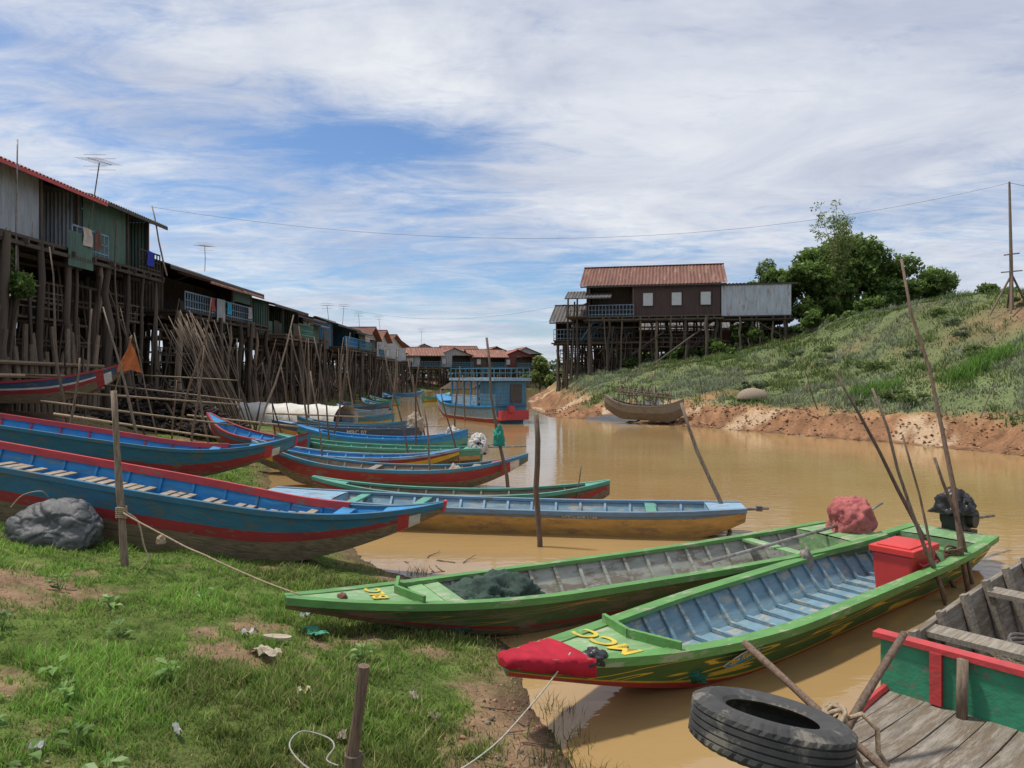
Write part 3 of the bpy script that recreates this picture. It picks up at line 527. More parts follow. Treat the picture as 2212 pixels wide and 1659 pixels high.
o=m.obj('straw',M('dry_straw',(.45,.36,.22),(.3,.22,.12),rough=.9),G3); o['kind']='stuff'
def tyre(c,rot,Ro=.385,Ri=.22,w=.2):
    prof=[(Ri,-w*.38),(Ri+.02,-w*.46),((Ro+Ri)/2,-w*.56),(Ro-.035,-w*.5),(Ro-.012,-w*.43)]
    for k in range(5):
        y0=-w*.38+k*w*.165; prof+= [(Ro,y0),(Ro,y0+w*.115)]+([(Ro-.012,y0+w*.12),(Ro-.012,y0+w*.16)] if k<4 else [])
    prof+=[(Ro-.012,w*.43),(Ro-.035,w*.5),((Ro+Ri)/2,w*.56),(Ri+.02,w*.46),(Ri,w*.38),(Ri+.03,w*.3),((Ro+Ri)/2,w*.46),(Ro-.06,w*.36),(Ro-.03,0),(Ro-.06,-w*.36),((Ro+Ri)/2,-w*.46),(Ri+.03,-w*.3)]
    m=MB(); rows=[]; n_=120
    for i in range(n_+1):
        a=2*math.pi*i/n_; rr=[]
        for k,(r_,h) in enumerate(prof):
            q=r_
            if (k in(3,4,5) or k in(len(prof)-12,len(prof)-11,len(prof)-13)) and i%3==0: q-=.010
            rr.append((q*math.cos(a),q*math.sin(a),h))
        rows.append(rr)
    m.grid(rows,closed=True)
    t=thing('tyre','worn black car tyre used as a fender on the bow','tyre',c,rot); m.obj('tyre_rubber',rubber,t); return t
tyre((1.27,3.50,.85),Matrix.Rotation(math.radians(10),3,'Y')@Matrix.Rotation(math.radians(-9),3,'X'))
pole((1.37,4.2,1.02),(1.86,3.25,.66),.022,.02,wood_stick,'wooden_stick','dark stick lashed across another with rope','stick',a=.01)
pole((1.60,3.62,.62),(2.26,4.1,1.11),.024,.02,wood_stick,'wooden_stick','dark stick lashed across another with rope','stick',a=.02)
m=MB(); c0=Vector((1.665,3.68,.83))
for k in range(9):
    a0=R.uniform(0,3); pts=[Vector((math.cos(a*.7+a0)*.05,math.sin(a*.7+a0)*.045+(k-4)*.006,math.sin(a*.7+a0*2)*.05)) for a in range(10)]; m.tube(pts,.011,6)
m.tube([Vector((.03,0,-.02)),Vector((.13,-.03,.03)),Vector((.2,-.05,-.04)),Vector((.19,-.08,-.14)),Vector((.23,-.1,-.2))],.013,6)
m.tube([Vector((0,0,-.02)),Vector((.05,-.1,-.1)),Vector((.06,-.2,-.16)),Vector((.14,-.3,-.2))],.013,6)
m.obj('lashing_rope',rope_m,None,c0,True,label='hemp rope knotted round two crossed sticks',category='rope')
# ---------------------------------------------------------------- ropes
def smooth_pts(P_,k=6):
    P_=[Vector(p) for p in P_]; out=[]
    for i in range(len(P_)-1):
        p0=P_[max(i-1,0)];p1=P_[i];p2=P_[i+1];p3=P_[min(i+2,len(P_)-1)]
        for j in range(k):
            t=j/k; out.append(.5*((2*p1)+(p2-p0)*t+(2*p0-5*p1+4*p2-p3)*t*t+(3*p1-p0-3*p2+p3)*t**3))
    return out+[P_[-1]]
def rope(p0,p1,sag,r=.011,mat=None,label='thin mooring rope sagging to a wooden stake',name='mooring_rope',wobb=.01,K=24):
    p0=Vector(p0);p1=Vector(p1);m=MB();pts=[]
    for i in range(K+1):
        t=i/K; p=p0.lerp(p1,t)-Vector((0,0,sag*4*t*(1-t)))
        p+=Vector((noise.noise(p*2.)*wobb*3,0,noise.noise(p*3.+Vector((3,0,0)))*wobb)); 
        g=gz(p.x,p.y)+.012
        if p.z<g: p.z=g
        pts.append(p-p0)
    m.tube(pts,r,6); 
    return m.obj(name,mat or rope_g,None,p0,True,label=label,category='rope')
g=gz(-4.18,7.7); pole((-4.18,7.7,g-.2),(-4.34,7.75,2.43),.042,.032,wood_pole,'wooden_stake','tall wooden stake in grass with rope tied round it','stake',a=.008)
kz_=2.6-295/1536*7.7
m=MB()
for k in range(6): m.tube([Vector((.05*math.cos(a*.6),.05*math.sin(a*.6),(k-3)*.020+.01*math.sin(a))) for a in range(12)],.010,6)
m.tube(smooth_pts([(.06,-.02,0),(.2,-.04,-.1),(.27,-.05,-.35),(.34,-.1,-.5),(.25,-.15,-.62)]),.009,6)
m.obj('rope_knot',rope_m,None,(-4.23,7.7,kz_),True,label='hemp rope wound round a wooden stake',category='rope')
rope((-4.2,7.66,kz_),(-1.92,6.45,.60),.05,.009,rope_m)
lump((-3.7,7.5,kz_-.3),(.09,.09,.09),1,.3,3,rope_m,'rope_knot',label='small knot tied in a mooring rope',category='rope')
g=gz(-.78,3.55)
tk=thing('wooden_stake','short thick broken stake driven into muddy bank','stake',(-.80,3.55,g-.1))
m=MB(); m.tube([(0,0,0),(0,0,.25),(.01,0,.56)],[.050,.048,.046],12); m.obj('lower_post',wood_pole,tk,smooth=False)
m=MB(); m.tube([(.0,0,.54),(.03,0,.74),(.06,0,1.0)],[.032,.028,.031],10); m.obj('upper_stick',wood_stick,tk)
m=MB()
for k in range(5): m.tube([Vector((.055*math.cos(a*.6),.055*math.sin(a*.6),.2+k*.02)) for a in range(12)],.008,6)
m.obj('rope_winding',rope_g,tk)
rope((.42,5.22,.56),(-.76,3.55,.50),.26,.006,rope_g,'grey rope sagging from green bow to short stake')
def gr(x,y,h=.05): return (x,y,gz(x,y)+h)
m=MB(); b0=Vector((-.82,3.6,.6)); pts=smooth_pts([(-.66,3.5,.42),(-.82,3.68,.62),gr(-.93,3.85,.09),gr(-1.05,4.02,.09),gr(-1.22,4.12,.11),gr(-1.33,4.25,.13),gr(-1.30,4.4,.13),gr(-1.15,4.42,.12),gr(-1.08,4.32,.12),gr(-1.1,4.22,.1),gr(-1.02,4.18,.1)])
m.tube([p-b0 for p in pts],.005,6); m.obj('loose_rope',rope_g,None,b0,True,label='thin pale rope looped loosely on the grass',category='rope')
pg='poles standing in the river and along the bank'
PL=[((5.50,8.5,-.3),(5.22,9.5,4.15),.038,.018),((5.62,8.7,-.3),(4.0,8.8,2.62),.035,.018),((5.1,8.2,-.3),(4.05,8.0,2.45),.03,.014),((4.95,8.0,-.2),(4.6,8.4,1.9),.02,.012),((5.85,8.9,-.3),(5.1,8.6,1.6),.03,.02),
((3.7,11.75,-.3),(2.84,12,2.13),.045,.03),((.44,10.75,-.3),(.38,10.8,2.0),.05,.042),((-.05,16,-.3),(-.6,16.2,3.45),.05,.03),((-1.7,16.1,-.3),(-2.0,16,1.9),.03,.02),((-1.3,19,-.3),(-1.9,19,2.2),.03,.02),((-2.8,20,-.3),(-3.6,20,3.4),.035,.02),((-4.7,18,-.3),(-5.1,18,2.7),.03,.02),((-3.2,23,-.3),(-3.0,23,3.1),.04,.02),((-5.5,22,-.3),(-6.2,22.3,3.8),.04,.02),((-7,25,-.2),(-7.8,25,4.3),.05,.02),((-6.1,24,-.3),(-5.7,24,3.3),.04,.02),((-8,22,.1),(-6.9,22.5,4.5),.045,.02),((-8.9,21,.3),(-9.6,21,4.2),.045,.02),((-8.6,19,.5),(-8.3,19.2,3.4),.04,.02),((-9.6,18.5,.5),(-10.8,18.8,4.4),.05,.02),((-7.4,30,-.2),(-7.1,30,4.2),.045,.02),((-9,32,-.2),(-9.6,32,4.8),.05,.025),((-8,36,-.2),(-8.4,36,4.5),.05,.025),((-9.6,40,-.2),(-9.1,40,5),.06,.03),((-2.7,33,-.3),(-2.4,33,3),.05,.03),((-4.6,35,-.3),(-5.1,35,3.4),.05,.03),((-6.4,38,-.3),(-6.2,38,4.1),.05,.03),((-3.4,28,-.3),(-3.9,28,2.6),.04,.02),((-2.6,40,-.3),(-2.8,40,2.6),.05,.03),((1.1,13.2,-.2),(1.3,13.3,.9),.02,.012),((-10.3,16.5,.9),(-10.2,16.8,3.0),.04,.025),((-12.2,19.5,1.3),(-13,20,6.2),.05,.02),((-13.0,21.5,1.6),(-12.7,21.5,4.6),.045,.02),((-11.2,24,.8),(-10.2,24.2,5.2),.05,.02)]
for i,(a,b_,r0,r1) in enumerate(PL):
    pole(a,b_,r0*.9,r1*.9,wood_stick if i%3==0 else wood_pole,group=pg,a=.03,label='crooked wooden pole leaning beside moored boats' if i>6 else 'thin crooked mooring pole standing in muddy water')
m=MB()
for k in range(8): m.tube([Vector((.1*math.cos(a*.6+k),.07*math.sin(a*.6+k),(k-4)*.02+.03*math.sin(a))) for a in range(12)],.013,6)
m.obj('lashing_rope',M('dark_rope',(.12,.08,.05),rough=.9),None,(5.37,8.65,.42),True,label='dark rope lashing several mooring poles together',category='rope')
lump((-.3,16,1.0),(.24,.22,.46),2,.5,2.4,M('turquoise_net',(.03,.32,.24),(.015,.16,.12),20,rough=.9,bump=1,rnd=0),'hanging_net',label='turquoise net bundle tied to a leaning pole',category='net',crease=.6)
for i in range(110):
    y=R.uniform(23,95); xl=float(np.interp(y,[21,27,35,50,66,90],[-7.2,-9.5,-11,-12,-13,-16])); x=xl+R.uniform(-4.2,1.4); g=gz(x,y)-.2
    pole((x,y,g),(x+R.uniform(-1.1,1.1),y+R.uniform(-.3,.3),g+R.uniform(1.8,4.8)),.033,.016,R.choice([wood_dark,wood_dark,wood_stick,wood_pole]),group=pg,k=4,n=5,label='crooked wooden pole leaning beside moored boats')
for i in range(44):
    t=i/43; bx=-11.9+t*1.3; by=29+R.uniform(-.8,.8); g=gz(bx,by)
    pole((bx,by,g),(bx-R.uniform(1.3,2.3),by-R.uniform(-.2,1),g+R.uniform(4.0,5.0)),.032,.018,wood_pole if i%3 else wood_dark,'bamboo_pole','dry bamboo pole leaning in a thick bundle','pole','bundle of leaning bamboo poles',.012,4,5)
for a,b_ in [((-12.6,19,1.9),(-8.0,20.5,1.15)),((-11.8,18.3,1.6),(-7.9,19.2,.9)),((-13.2,21,2.1),(-9.2,24,1.6)),((-10.5,23,1.3),(-7.2,24,.85)),((-17,21.5,2.7),(-13,22.8,2.5)),((-9,26,1.2),(-5.6,27,1.0)),((-14,24,2.3),(-9.5,25,1.7)),((-13.5,25.5,2.6),(-10,26,2.4))]:
    pole(a,b_,.035,.028,bamboo_m,'bamboo_rail','horizontal bamboo pole tied to posts on the bank','pole','bamboo rails on the bank',.01)
m=MB()
for i in range(620):
    a=R.uniform(-1,1);b_=R.uniform(-1,1); h=max(0,1-abs(a)**1.5)*max(.2,1-abs(b_)); c=Vector((a*2.6,b_*1.3,h*2.1*R.uniform(.3,1))); d=Vector((R.uniform(-1,1),R.uniform(-1,1),R.uniform(-.4,.4))).normalized()*R.uniform(.25,.55); m.tube([c-d,c+d],R.uniform(.03,.07),5)
o=m.obj('firewood_heap',M('dark_firewood',(.06,.044,.036),(.022,.017,.014),6,rough=.9,rnd=0),None,(-12.9,26,gz(-12.9,26)),label='heap of dark cut firewood on the bank',category='firewood'); o['kind']='stuff'
# ---------------------------------------------------------------- stilt houses
def unitpole(seed,mat):
    rr=random.Random(seed); m=MB(); rows=[]
    for i in range(6):
        ox,oy=(rr.uniform(-.8,.8),rr.uniform(-.8,.8)) if 0<i<5 else (0,0); q=1.15-.3*i/5; rows.append([(ox+q*math.cos(a*math.pi/3),oy+q*math.sin(a*math.pi/3),i/5) for a in range(6)])
    m.grid(rows,closed=True); m.face(rows[-1]); return m.mesh('stilt',[mat],True)
SM=[unitpole(i,wood_dark) for i in range(5)]+[unitpole(9+i,wood_pole) for i in range(1)]
def stilt(root,x,y,z0,z1,r=.09,lean=0,name='stilt'):
    return mk(name,R.choice(SM),root,(x,y,z0),rot=(R.uniform(-.03,.03)+lean*.5,R.uniform(-.035,.035)+lean,R.uniform(0,6)),scale=(r,r,(z1-z0)))
def house(label,org,yaw,w,D,zf,ze,zr,segs,roof=tin_red,rtype='x',side=plank_house,oh=.7,nst=(7,4),rail=p_blue,detail=2,group='stilt houses along the river',name='stilt_house',pitch=.15,front_deck=1.2,extra=0,winm=win_m,base=None,trim=None,low=0,patch=0,skirt=0,porch=0):
    z0=gz(org[0],org[1]) if base is None else base; yr=math.radians(yaw)
    root=thing(name,label,'house',(org[0],org[1],z0),Matrix.Rotation(yr,3,'Z'),group); zf-=z0;ze-=z0;zr-=z0; ca,sa=math.cos(yr),math.sin(yr)
    m=MB(); m.box((w/2,D/2-front_deck/2,zf-.06),(w+.1,D+front_deck,.1))
    for k in range(int(w/1.2)+1): m.box((k*1.2+.1,D/2-front_deck/2,zf-.2),(.09,D+front_deck+.3,.16))
    m.box((w/2,-front_deck,zf-.3),(w+.4,.12,.12)); m.box((w/2,0,zf-.36),(w+.4,.12,.14)); m.obj('floor_platform',wood_dark,root)
    mats=[];
    def mi(mt):
        if mt not in mats: mats.append(mt)
        return mats.index(mt)
    W=MB()
    for s in segs:
        a,b_,ty,mt=s[:4]
        if ty in('wall','window'):
            W.corr((a,0,zf),(b_-a,0,0),(0,0,ze-zf),pitch=pitch,mi=mi(mt))
            if ty=='window':
                nw=s[4] if len(s)>4 else 1
                for k in range(nw):
                    cx_=a+(b_-a)*(k+.5)/nw; q=MB(); q.box((cx_,-.06,zf+(ze-zf)*.5),(.74,.03,.98)); q.obj('window',winm,root)
                    q=MB()
                    for dx in(-.4,.4): q.box((cx_+dx,-.07,zf+(ze-zf)*.5),(.045,.06,1.08))
                    for dz in(-.52,.52): q.box((cx_,-.07,zf+(ze-zf)*.5+dz),(.755,.06,.045))
                    q.obj('window_frame',frame_m,root)
        elif ty=='low': W.corr((a,0,zf),(b_-a,0,0),(0,0,(ze-zf)*.42),pitch=pitch,mi=mi(mt))
        elif ty=='top': W.corr((a,0,zf+(ze-zf)*.6),(b_-a,0,0),(0,0,(ze-zf)*.4),pitch=pitch,mi=mi(mt))
        if ty in('balcony','open','low','top'):
            W.corr((a,2.2,zf),(b_-a,0,0),(0,0,ze-zf),pitch=.3,mi=mi(plank_house))
            for px in (a+.05,b_-.05):
                q=MB(); q.box((px,-.02,(zf+ze)/2),(.11,.11,ze-zf)); q.obj('veranda_post',wood_dark,root)
        if ty=='balcony':
            q=MB(); y=-front_deck+.05; h=.85
            q.box(((a+b_)/2,y,zf+h),(b_-a,.06,.06)); q.box(((a+b_)/2,y,zf+.12),(b_-a,.05,.05)); q.box(((a+b_)/2,y,zf+h*.55),(b_-a,.04,.04))
            k=int((b_-a)/.28)+1
            for i in range(k+1): q.box((a+(b_-a)*i/k,y,zf+h/2),(.045,.04,h))
            q.obj('railing',rail,root)
    for k in range(patch):
        a=R.uniform(0,w-1.5); ww=R.uniform(.9,1.8); y=R.choice([-front_deck-.05,-.1]); hh=R.uniform(.8,1.6); zb=zf+R.uniform(-.9,.2)
        mt=R.choice([tin_grey,tin_green,tin_rust,plank_house,plank_house,tin_dark]); q=MB(); q.corr((a,y-.03*k/8,zb),(ww,0,0),(0,0,hh),pitch=pitch); q.obj('patch_sheet',mt,root)
    for k in range(porch):
        a=R.uniform(0,w*.6); ww=R.uniform(1.8,w*.4+1); zz=ze-R.uniform(.1,.5); q=MB(); q.corr((a,-front_deck-.9,zz-.45),(ww,0,0),(0,1.6,.45),.03,pitch*1.2); q.box((a+ww/2,-front_deck-.88,zz-.5),(ww,.04,.07)); q.obj('porch_roof',R.choice([tin_dark,tin_rust,tin_grey]),root)
    W.corr((0,D,zf),(w,0,0),(0,0,ze-zf),pitch=.3,mi=mi(side))
    if skirt: 
        W.corr((0,D-.3,-.5),(w,0,0),(0,0,zf+.3),pitch=.4,mi=mi(plank_house)); W.corr((w*.1,D*.45,-.5),(w*.45,0,0),(0,0,zf*.55),pitch=.4,mi=mi(plank_house)); W.corr((w*.6,D*.3,-.3),(w*.3,0,0),(0,0,zf*.4),pitch=.4,mi=mi(plank_house))
    sm=mi(side)
    for x in(0,w):
        W.corr((x,0.02,zf),(0,D,0),(0,0,ze-zf),pitch=pitch,mi=sm)
        if rtype=='x': W.face([(x,0,ze),(x,D/2,zr-.05),(x,D,ze)],sm)
    if rtype=='y': W.face([(0,.0,ze),(w/2,.0,zr-.05),(w,.0,ze)],mi(segs[0][3]))
    W.obj('walls',mats,root)
    m=MB(); 
    if rtype=='x':
        sl=(zr-ze)/(D/2); m.corr((-.5,-oh,ze-sl*oh+.05),(w+1,0,0),(0,D/2+oh,sl*(D/2+oh)),.03,pitch*1.2); m.corr((w+.5,D+oh,ze-sl*oh+.05),(-w-1,0,0),(0,-D/2-oh,sl*(D/2+oh)),.03,pitch*1.2)
        m.box((w/2,D/2,zr+.07),(w+1.05,.3,.05))
    else:
        sl=(zr-ze)/(w/2); m.corr((-oh*.6,-oh,ze-sl*oh*.6+.05),(0,D+2*oh,0),(w/2+oh*.6,0,sl*(w/2+oh*.6)),.03,pitch*1.2); m.corr((w+oh*.6,D+oh,ze-sl*oh*.6+.05),(0,-D-2*oh,0),(-w/2-oh*.6,0,sl*(w/2+oh*.6)),.03,pitch*1.2)
        m.box((w/2,D/2,zr+.07),(.3,D+2*oh+.05,.05))
    m.obj('roof',roof,root)
    if rtype=='x':
        m=MB(); m.box((w/2,-oh+.02,ze-sl*oh-.04),(w+.9,.04,.12)); m.obj('fascia',trim or frame_m,root)
    def gl_(xx,yy): return gz(org[0]+ca*xx-sa*yy,org[1]+sa*xx+ca*yy)-z0
    nxs,nys=nst
    for j in range(nys):
        yy=-front_deck+.1+(D+front_deck-.3)*j/max(1,nys-1)
        for i in range(nxs):
            xx=.1+(w-.2)*i/(nxs-1)+R.uniform(-.35,.35); stilt(root,xx,yy+R.uniform(-.2,.2),gl_(xx,yy)-.4,zf-.1,R.uniform(.06,.13)*(1.15 if j==0 else 1))
    for i in range(extra):
        xx=R.uniform(0,w); yy=R.uniform(-front_deck-.8,D*.7); zz=gl_(xx,yy)-.3
        hf=R.uniform(.4,1.0); stilt(root,xx,yy,zz,zz+(zf-zz)*hf,R.uniform(.03,.06),R.uniform(-.16,.16))
    for k in range(low):
        a=R.uniform(0,w*.6); ww=R.uniform(2.,max(2.2,w*.45)); z_=zf*R.uniform(.35,.75); yy=R.uniform(-front_deck,1.5); q=MB(); q.box((a+ww/2,yy+1,z_),(ww,2.2,.08)); 
        for zz in(.35,.7): q.box((a+ww/2,yy-.1,z_+zz),(ww,.05,.05))
        for t in range(int(ww/.5)+1): q.box((a+t*.5,yy-.1,z_+.35),(.05,.04,.75))
        q.obj('lower_platform',plank_house,root)
    if detail>0:
        m=MB(); 
        for i in range(int(w/.9)):
            x0=R.uniform(0,w-2); yy=R.choice([-front_deck+.15,.5,2.5]); za=R.uniform(.1,.5)*zf; zb=min(zf-.2,za+R.uniform(.8,2.8)); dx=R.uniform(1.,2.6)*R.choice((-1,1)); x0=max(0,x0) if dx>0 else x0+2; m.tube([(x0,yy,za),(x0+dx,yy,zb)],.04,5)
        for k in range(3+detail):
            zz=zf*R.uniform(.25,.9); m.tube([(0,-front_deck+.2+R.uniform(0,3),zz),(w,-front_deck+.2+R.uniform(0,3),zz+R.uniform(-.2,.2))],.05,5)
        m.obj('bracing',wood_dark,root)
    return root
FX=-16.5
house('grey corrugated iron stilt house with red roof edge and open balcony',(FX,15,),90,12.0,8,7.0,9.55,11.1,[(0,9.8,'wall',tin_grey),(9.8,12.0,'balcony',plank_house)],roof=tin_red,rtype='x',side=tin_grey,nst=(11,4),rail=p_slate,extra=46,detail=4,trim=p_redb,oh=.9,low=3,patch=1,skirt=1)
house('green corrugated iron stilt house with small balcony opening',(FX,27.3),90,4.9,8,7.15,9.5,10.4,[(0,3.1,'wall',tin_green),(3.1,4.9,'balcony',tin_green)],roof=tin_dark,rtype='x',side=tin_green,nst=(6,4),rail=wood_dark,extra=18,detail=4,oh=.7,low=1,front_deck=.6,skirt=1)
house('low dark stilt house with a long blue railed balcony',(FX-.1,33.6),90,11.6,7,5.7,7.9,9.0,[(0,8.6,'balcony',plank_house),(8.6,11.6,'top',tin_green)],roof=tin_dark,side=plank_house,nst=(10,4),rail=p_slate,extra=42,detail=4,low=3,patch=4,skirt=1,porch=2)
house('small green walled stilt house with open veranda',(FX+.6,46.2),90,6.5,7,5.3,7.3,8.2,[(0,3,'low',tin_green),(3,6.5,'balcony',tin_green)],roof=tin_dark,side=tin_green,nst=(7,4),rail=p_teal,extra=24,low=2,patch=2,skirt=1,porch=1)
house('weathered stilt house with rusty roof and blue balcony',(FX-.3,53.5),90,6.8,7,5.6,7.3,8.3,[(0,3.5,'balcony',plank_house),(3.5,6.8,'window',tin_grey,1)],roof=tin_red,rtype='x',side=plank_house,nst=(7,4),rail=p_dblue,extra=20,low=1,patch=2,skirt=1,porch=1)
house('blue boarded stilt house with long balcony',(FX+.9,61.5),90,8.5,7,5.1,7.1,8.0,[(0,8.5,'balcony',tin_blue)],roof=tin_dark,side=tin_blue,nst=(8,3),rail=p_blue,extra=18,rtype='x',low=1,patch=3,skirt=1,porch=1)
house('stilt house with dark roof and blue balcony',(FX+.3,71.5),90,7,7,5.2,7.2,8.4,[(0,3.5,'balcony',tin_blue),(3.5,7,'wall',tin_green)],roof=tin_dark,rtype='x',side=tin_green,nst=(7,3),rail=p_dblue,extra=14,patch=2,skirt=1)
house('stilt house with rusty roof and grey wall',(FX-.2,80),90,7.5,7,4.8,6.8,8.2,[(0,3.5,'wall',tin_grey),(3.5,7.5,'balcony',plank_house)],roof=tin_rust,rtype='y',side=tin_grey,nst=(7,3),rail=p_dblue,extra=12,patch=2,skirt=1)
house('pale grey stilt house with rusty gabled roof',(FX-.5,89),90,8,7,4.8,7.0,8.4,[(0,8,'window',tin_grey,2)],roof=tin_rust,rtype='y',side=tin_grey,nst=(7,3),extra=8)
house('pale grey stilt house with rusty gabled roof',(FX-1.5,99),80,8,7,4.6,6.8,8.4,[(0,8,'window',tin_grey,2)],roof=tin_rust,rtype='y',side=tin_grey,nst=(6,3),extra=5)
fx=[(-23.5,113,'pale grey stilt house with rusty gabled roof',tin_grey,tin_rust),(-18.5,120,'pale grey stilt house with rusty gabled roof',tin_grey,tin_rust),(-13.6,126.5,'low stilt house with red gabled roof',tin_grey,tin_red),(-7.6,131,'low stilt house with rusty gabled roof',plank_house,tin_rust),(-2.2,135,'maroon stilt house with red gabled roof',tin_maroon,tin_red),(-19.5,131,'stilt house with rusty gabled roof',tin_grey,tin_rust),(-13,137,'brown stilt house with rusty roof',tin_brown,tin_rust),(-6.4,143,'stilt house with red gabled roof',plank_house,tin_red),(-.4,147,'stilt house with rusty gabled roof',tin_grey,tin_rust)]
for i,(x,y,lb,wl,rf) in enumerate(fx):
    hh=-.2 if i<5 else .7
    house(lb,(x,y),14,6.6,7,4.2+hh,6.3+hh,7.6+hh,[(0,3,'window',wl,1),(3,6.6,'balcony',wl)],roof=rf,rtype='x' if i in(1,3,6) else 'y',side=wl,nst=(6,3),detail=1,extra=5,pitch=.4,rail=p_dblue)
house('pale grey stilt house with rusty gabled roof',(-20,104.5),60,7,7,4.8,7.0,8.5,[(0,7,'window',tin_grey,2)],roof=tin_rust,rtype='y',side=tin_grey,nst=(5,3),detail=1,pitch=.4)
og='stilt houses on the far bank'
H=house('large dark brown stilt house with rusty red corrugated roof',(5.9,56.3),-12,10.2,6.5,7.2,9.75,11.5,[(0,.2,'wall',tin_brown),(.2,3.7,'balcony',tin_brown),(3.7,10.2,'window',tin_brown,3)],roof=tin_rust,side=tin_brown,nst=(9,4),rail=p_slate,extra=30,detail=6,group=og,pitch=.22,front_deck=.5,oh=.35,low=2)
hz=gz(5.9,56.3); m=MB(); m.corr((-1.6,-1.1,8.6-hz),(3.6,0,0),(0,2.2,.75),.03,.25); m.corr((-1.6,1.1,9.35-hz),(1.5,0,0),(0,4,.2),.03,.25); m.box((.2,-1.08,8.56-hz),(3.6,.05,.09)); m.obj('porch_roof',tin_dark,H)
m=MB(); m.box((-.7,1.5,7.14-hz),(1.6,5.4,.1)); 
for yy in(-1.1,): 
    for zz in(.45,.85): m.box((-.7,yy,7.14-hz+zz),(1.6,.05,.05))
for i in range(6): m.box((-1.45+i*.3,-1.1,7.55-hz),(.04,.04,.85))
m.obj('side_veranda',wood_dark,H)
for xx,yy in((-1.4,-1.0),(-1.4,1.5),(-1.4,4.0),(-.6,-1.0)): stilt(H,xx,yy,-1.6,8.6-hz,.08)
house('grey corrugated iron annexe on stilts beside a brown house',(15.95,54.12),-12,5.0,5.5,7.1,9.5,9.58,[(0,5.0,'wall',tin_grey)],roof=tin_dark,side=tin_grey,nst=(5,3),extra=12,group=og,pitch=.22,front_deck=.2,oh=.08)
house('open stilt pavilion with dark tin roof and blue rails',(3.7,60.0),-12,6.4,6,5.5,7.3,8.7,[(0,6.4,'balcony',tin_maroon)],roof=tin_dark,side=tin_maroon,nst=(7,4),rail=p_slate,extra=22,detail=4,group=og,pitch=.25,rtype='x',low=1,porch=1)
house('red roofed stilt house standing behind others',(4.8,66.5),-8,6,6,6.6,8.2,9.6,[(0,6,'wall',tin_maroon)],roof=tin_red,side=tin_maroon,nst=(5,3),extra=4,group=og,pitch=.25,rtype='y')
house('maroon walled stilt house standing behind another',(10.5,67),-8,12,6,5.2,7.0,8.4,[(0,12,'wall',tin_maroon)],roof=tin_dark,side=tin_maroon,nst=(8,3),extra=6,group=og,pitch=.25)
def stairs(a,b_,w,mat,label,n_=12):
    a=Vector(a);b_=Vector(b_); e=thing('stairway',label,'stairs',a); d=b_-a; sd=Vector((-d.y,d.x,0)).normalized()*w/2
    for sg in(1,-1):
        m=MB(); m.beam(sd*sg,d+sd*sg,.06,.16); m.obj('stringer',mat,e)
        m=MB(); m.beam(sd*sg+Vector((0,0,.8)),d+sd*sg+Vector((0,0,.8)),.05,.05); m.obj('handrail',mat,e)
    m=MB()
    for i in range(n_): p=d*((i+.5)/n_); m.beam(p-sd,p+sd,.2,.035)
    m.obj('steps',mat,e)
stairs((6.0,58.6,5.4),(7.0,56.2,7.1),.8,tin_blue,'pale blue wooden stairs between two stilt platforms',7)
pole((10.3,53.0,gz(10.3,53)),(15.8,54.6,7.0),.07,.06,wood_dark,'wooden_brace','long timber brace leaning beneath a stilt house','timber',a=.004)
pf=thing('wooden_fence','rough palisade of split timber posts beneath a house','fence',(-15.3,17,gz(-15.3,20)))
for i in range(30):
    m=MB(); y=i*.31; h=R.uniform(1.4,2.8); m.tube([(0,y,-.3),(R.uniform(-.05,.05),y,h*.5),(R.uniform(-.15,.15),y+R.uniform(-.1,.1),h)],[.10,.09,.075],7); m.obj('post',wood_pole,pf)
for z in(.5,.9,1.3):
    m=MB(); m.tube([(.12,-.3,z),(.14,4,z+.05),(.12,9.4,z-.03)],.07,6); m.obj('rail',bamboo_m,pf)
def washing(x,y,z,col,nm,n_=4):
    m=MB()
    rows=[[ (0.03*math.sin(i*1.3+j),i*.14,-j*.16) for i in range(n_+1)] for j in range(5)]
    m.grid(rows); m.obj('hanging_cloth',M('cloth_'+nm,col,rough=.9,rnd=0),None,(x,y,z),True,label=nm.replace('_',' ')+' cloth hung over a balcony rail',category='cloth')
washing(-15.2,25.2,7.85,(.5,.43,.38),'cream'); washing(-15.2,25.9,7.85,(.14,.06,.05),'brown',3); washing(-15.8,30.8,8.0,(.02,.04,.4),'dark_blue'); washing(-15.2,38,6.5,(.02,.35,.55),'turquoise'); washing(-15.2,36,6.5,(.35,.05,.06),'crimson',3); washing(-15.2,41,6.5,(.35,.35,.37),'grey'); washing(-15.2,20.5,4.4,(.6,.12,.03),'orange',3)
pole((-12.1,21.4,1.5),(-11.45,21.4,3.8),.025,.018,bamboo_m,'flag_stick','bamboo stick holding an orange cloth','pole')
m=MB(); rows=[[(-.3+.30*(j/6)*(i/4-.5)*2.6+.02*math.sin(i+j),.05*math.sin(i*1.5+j),-j*.17-.05*abs(i-2)) for i in range(5)] for j in range(7)]
m.grid(rows); m.obj('orange_flag',M('orange_cloth',(.6,.18,.06),(.4,.12,.04),rough=.8,rnd=0,transl=.3),None,(-11.2,21.4,3.78),True,label='faded orange cloth flag hanging on a stick',category='flag')
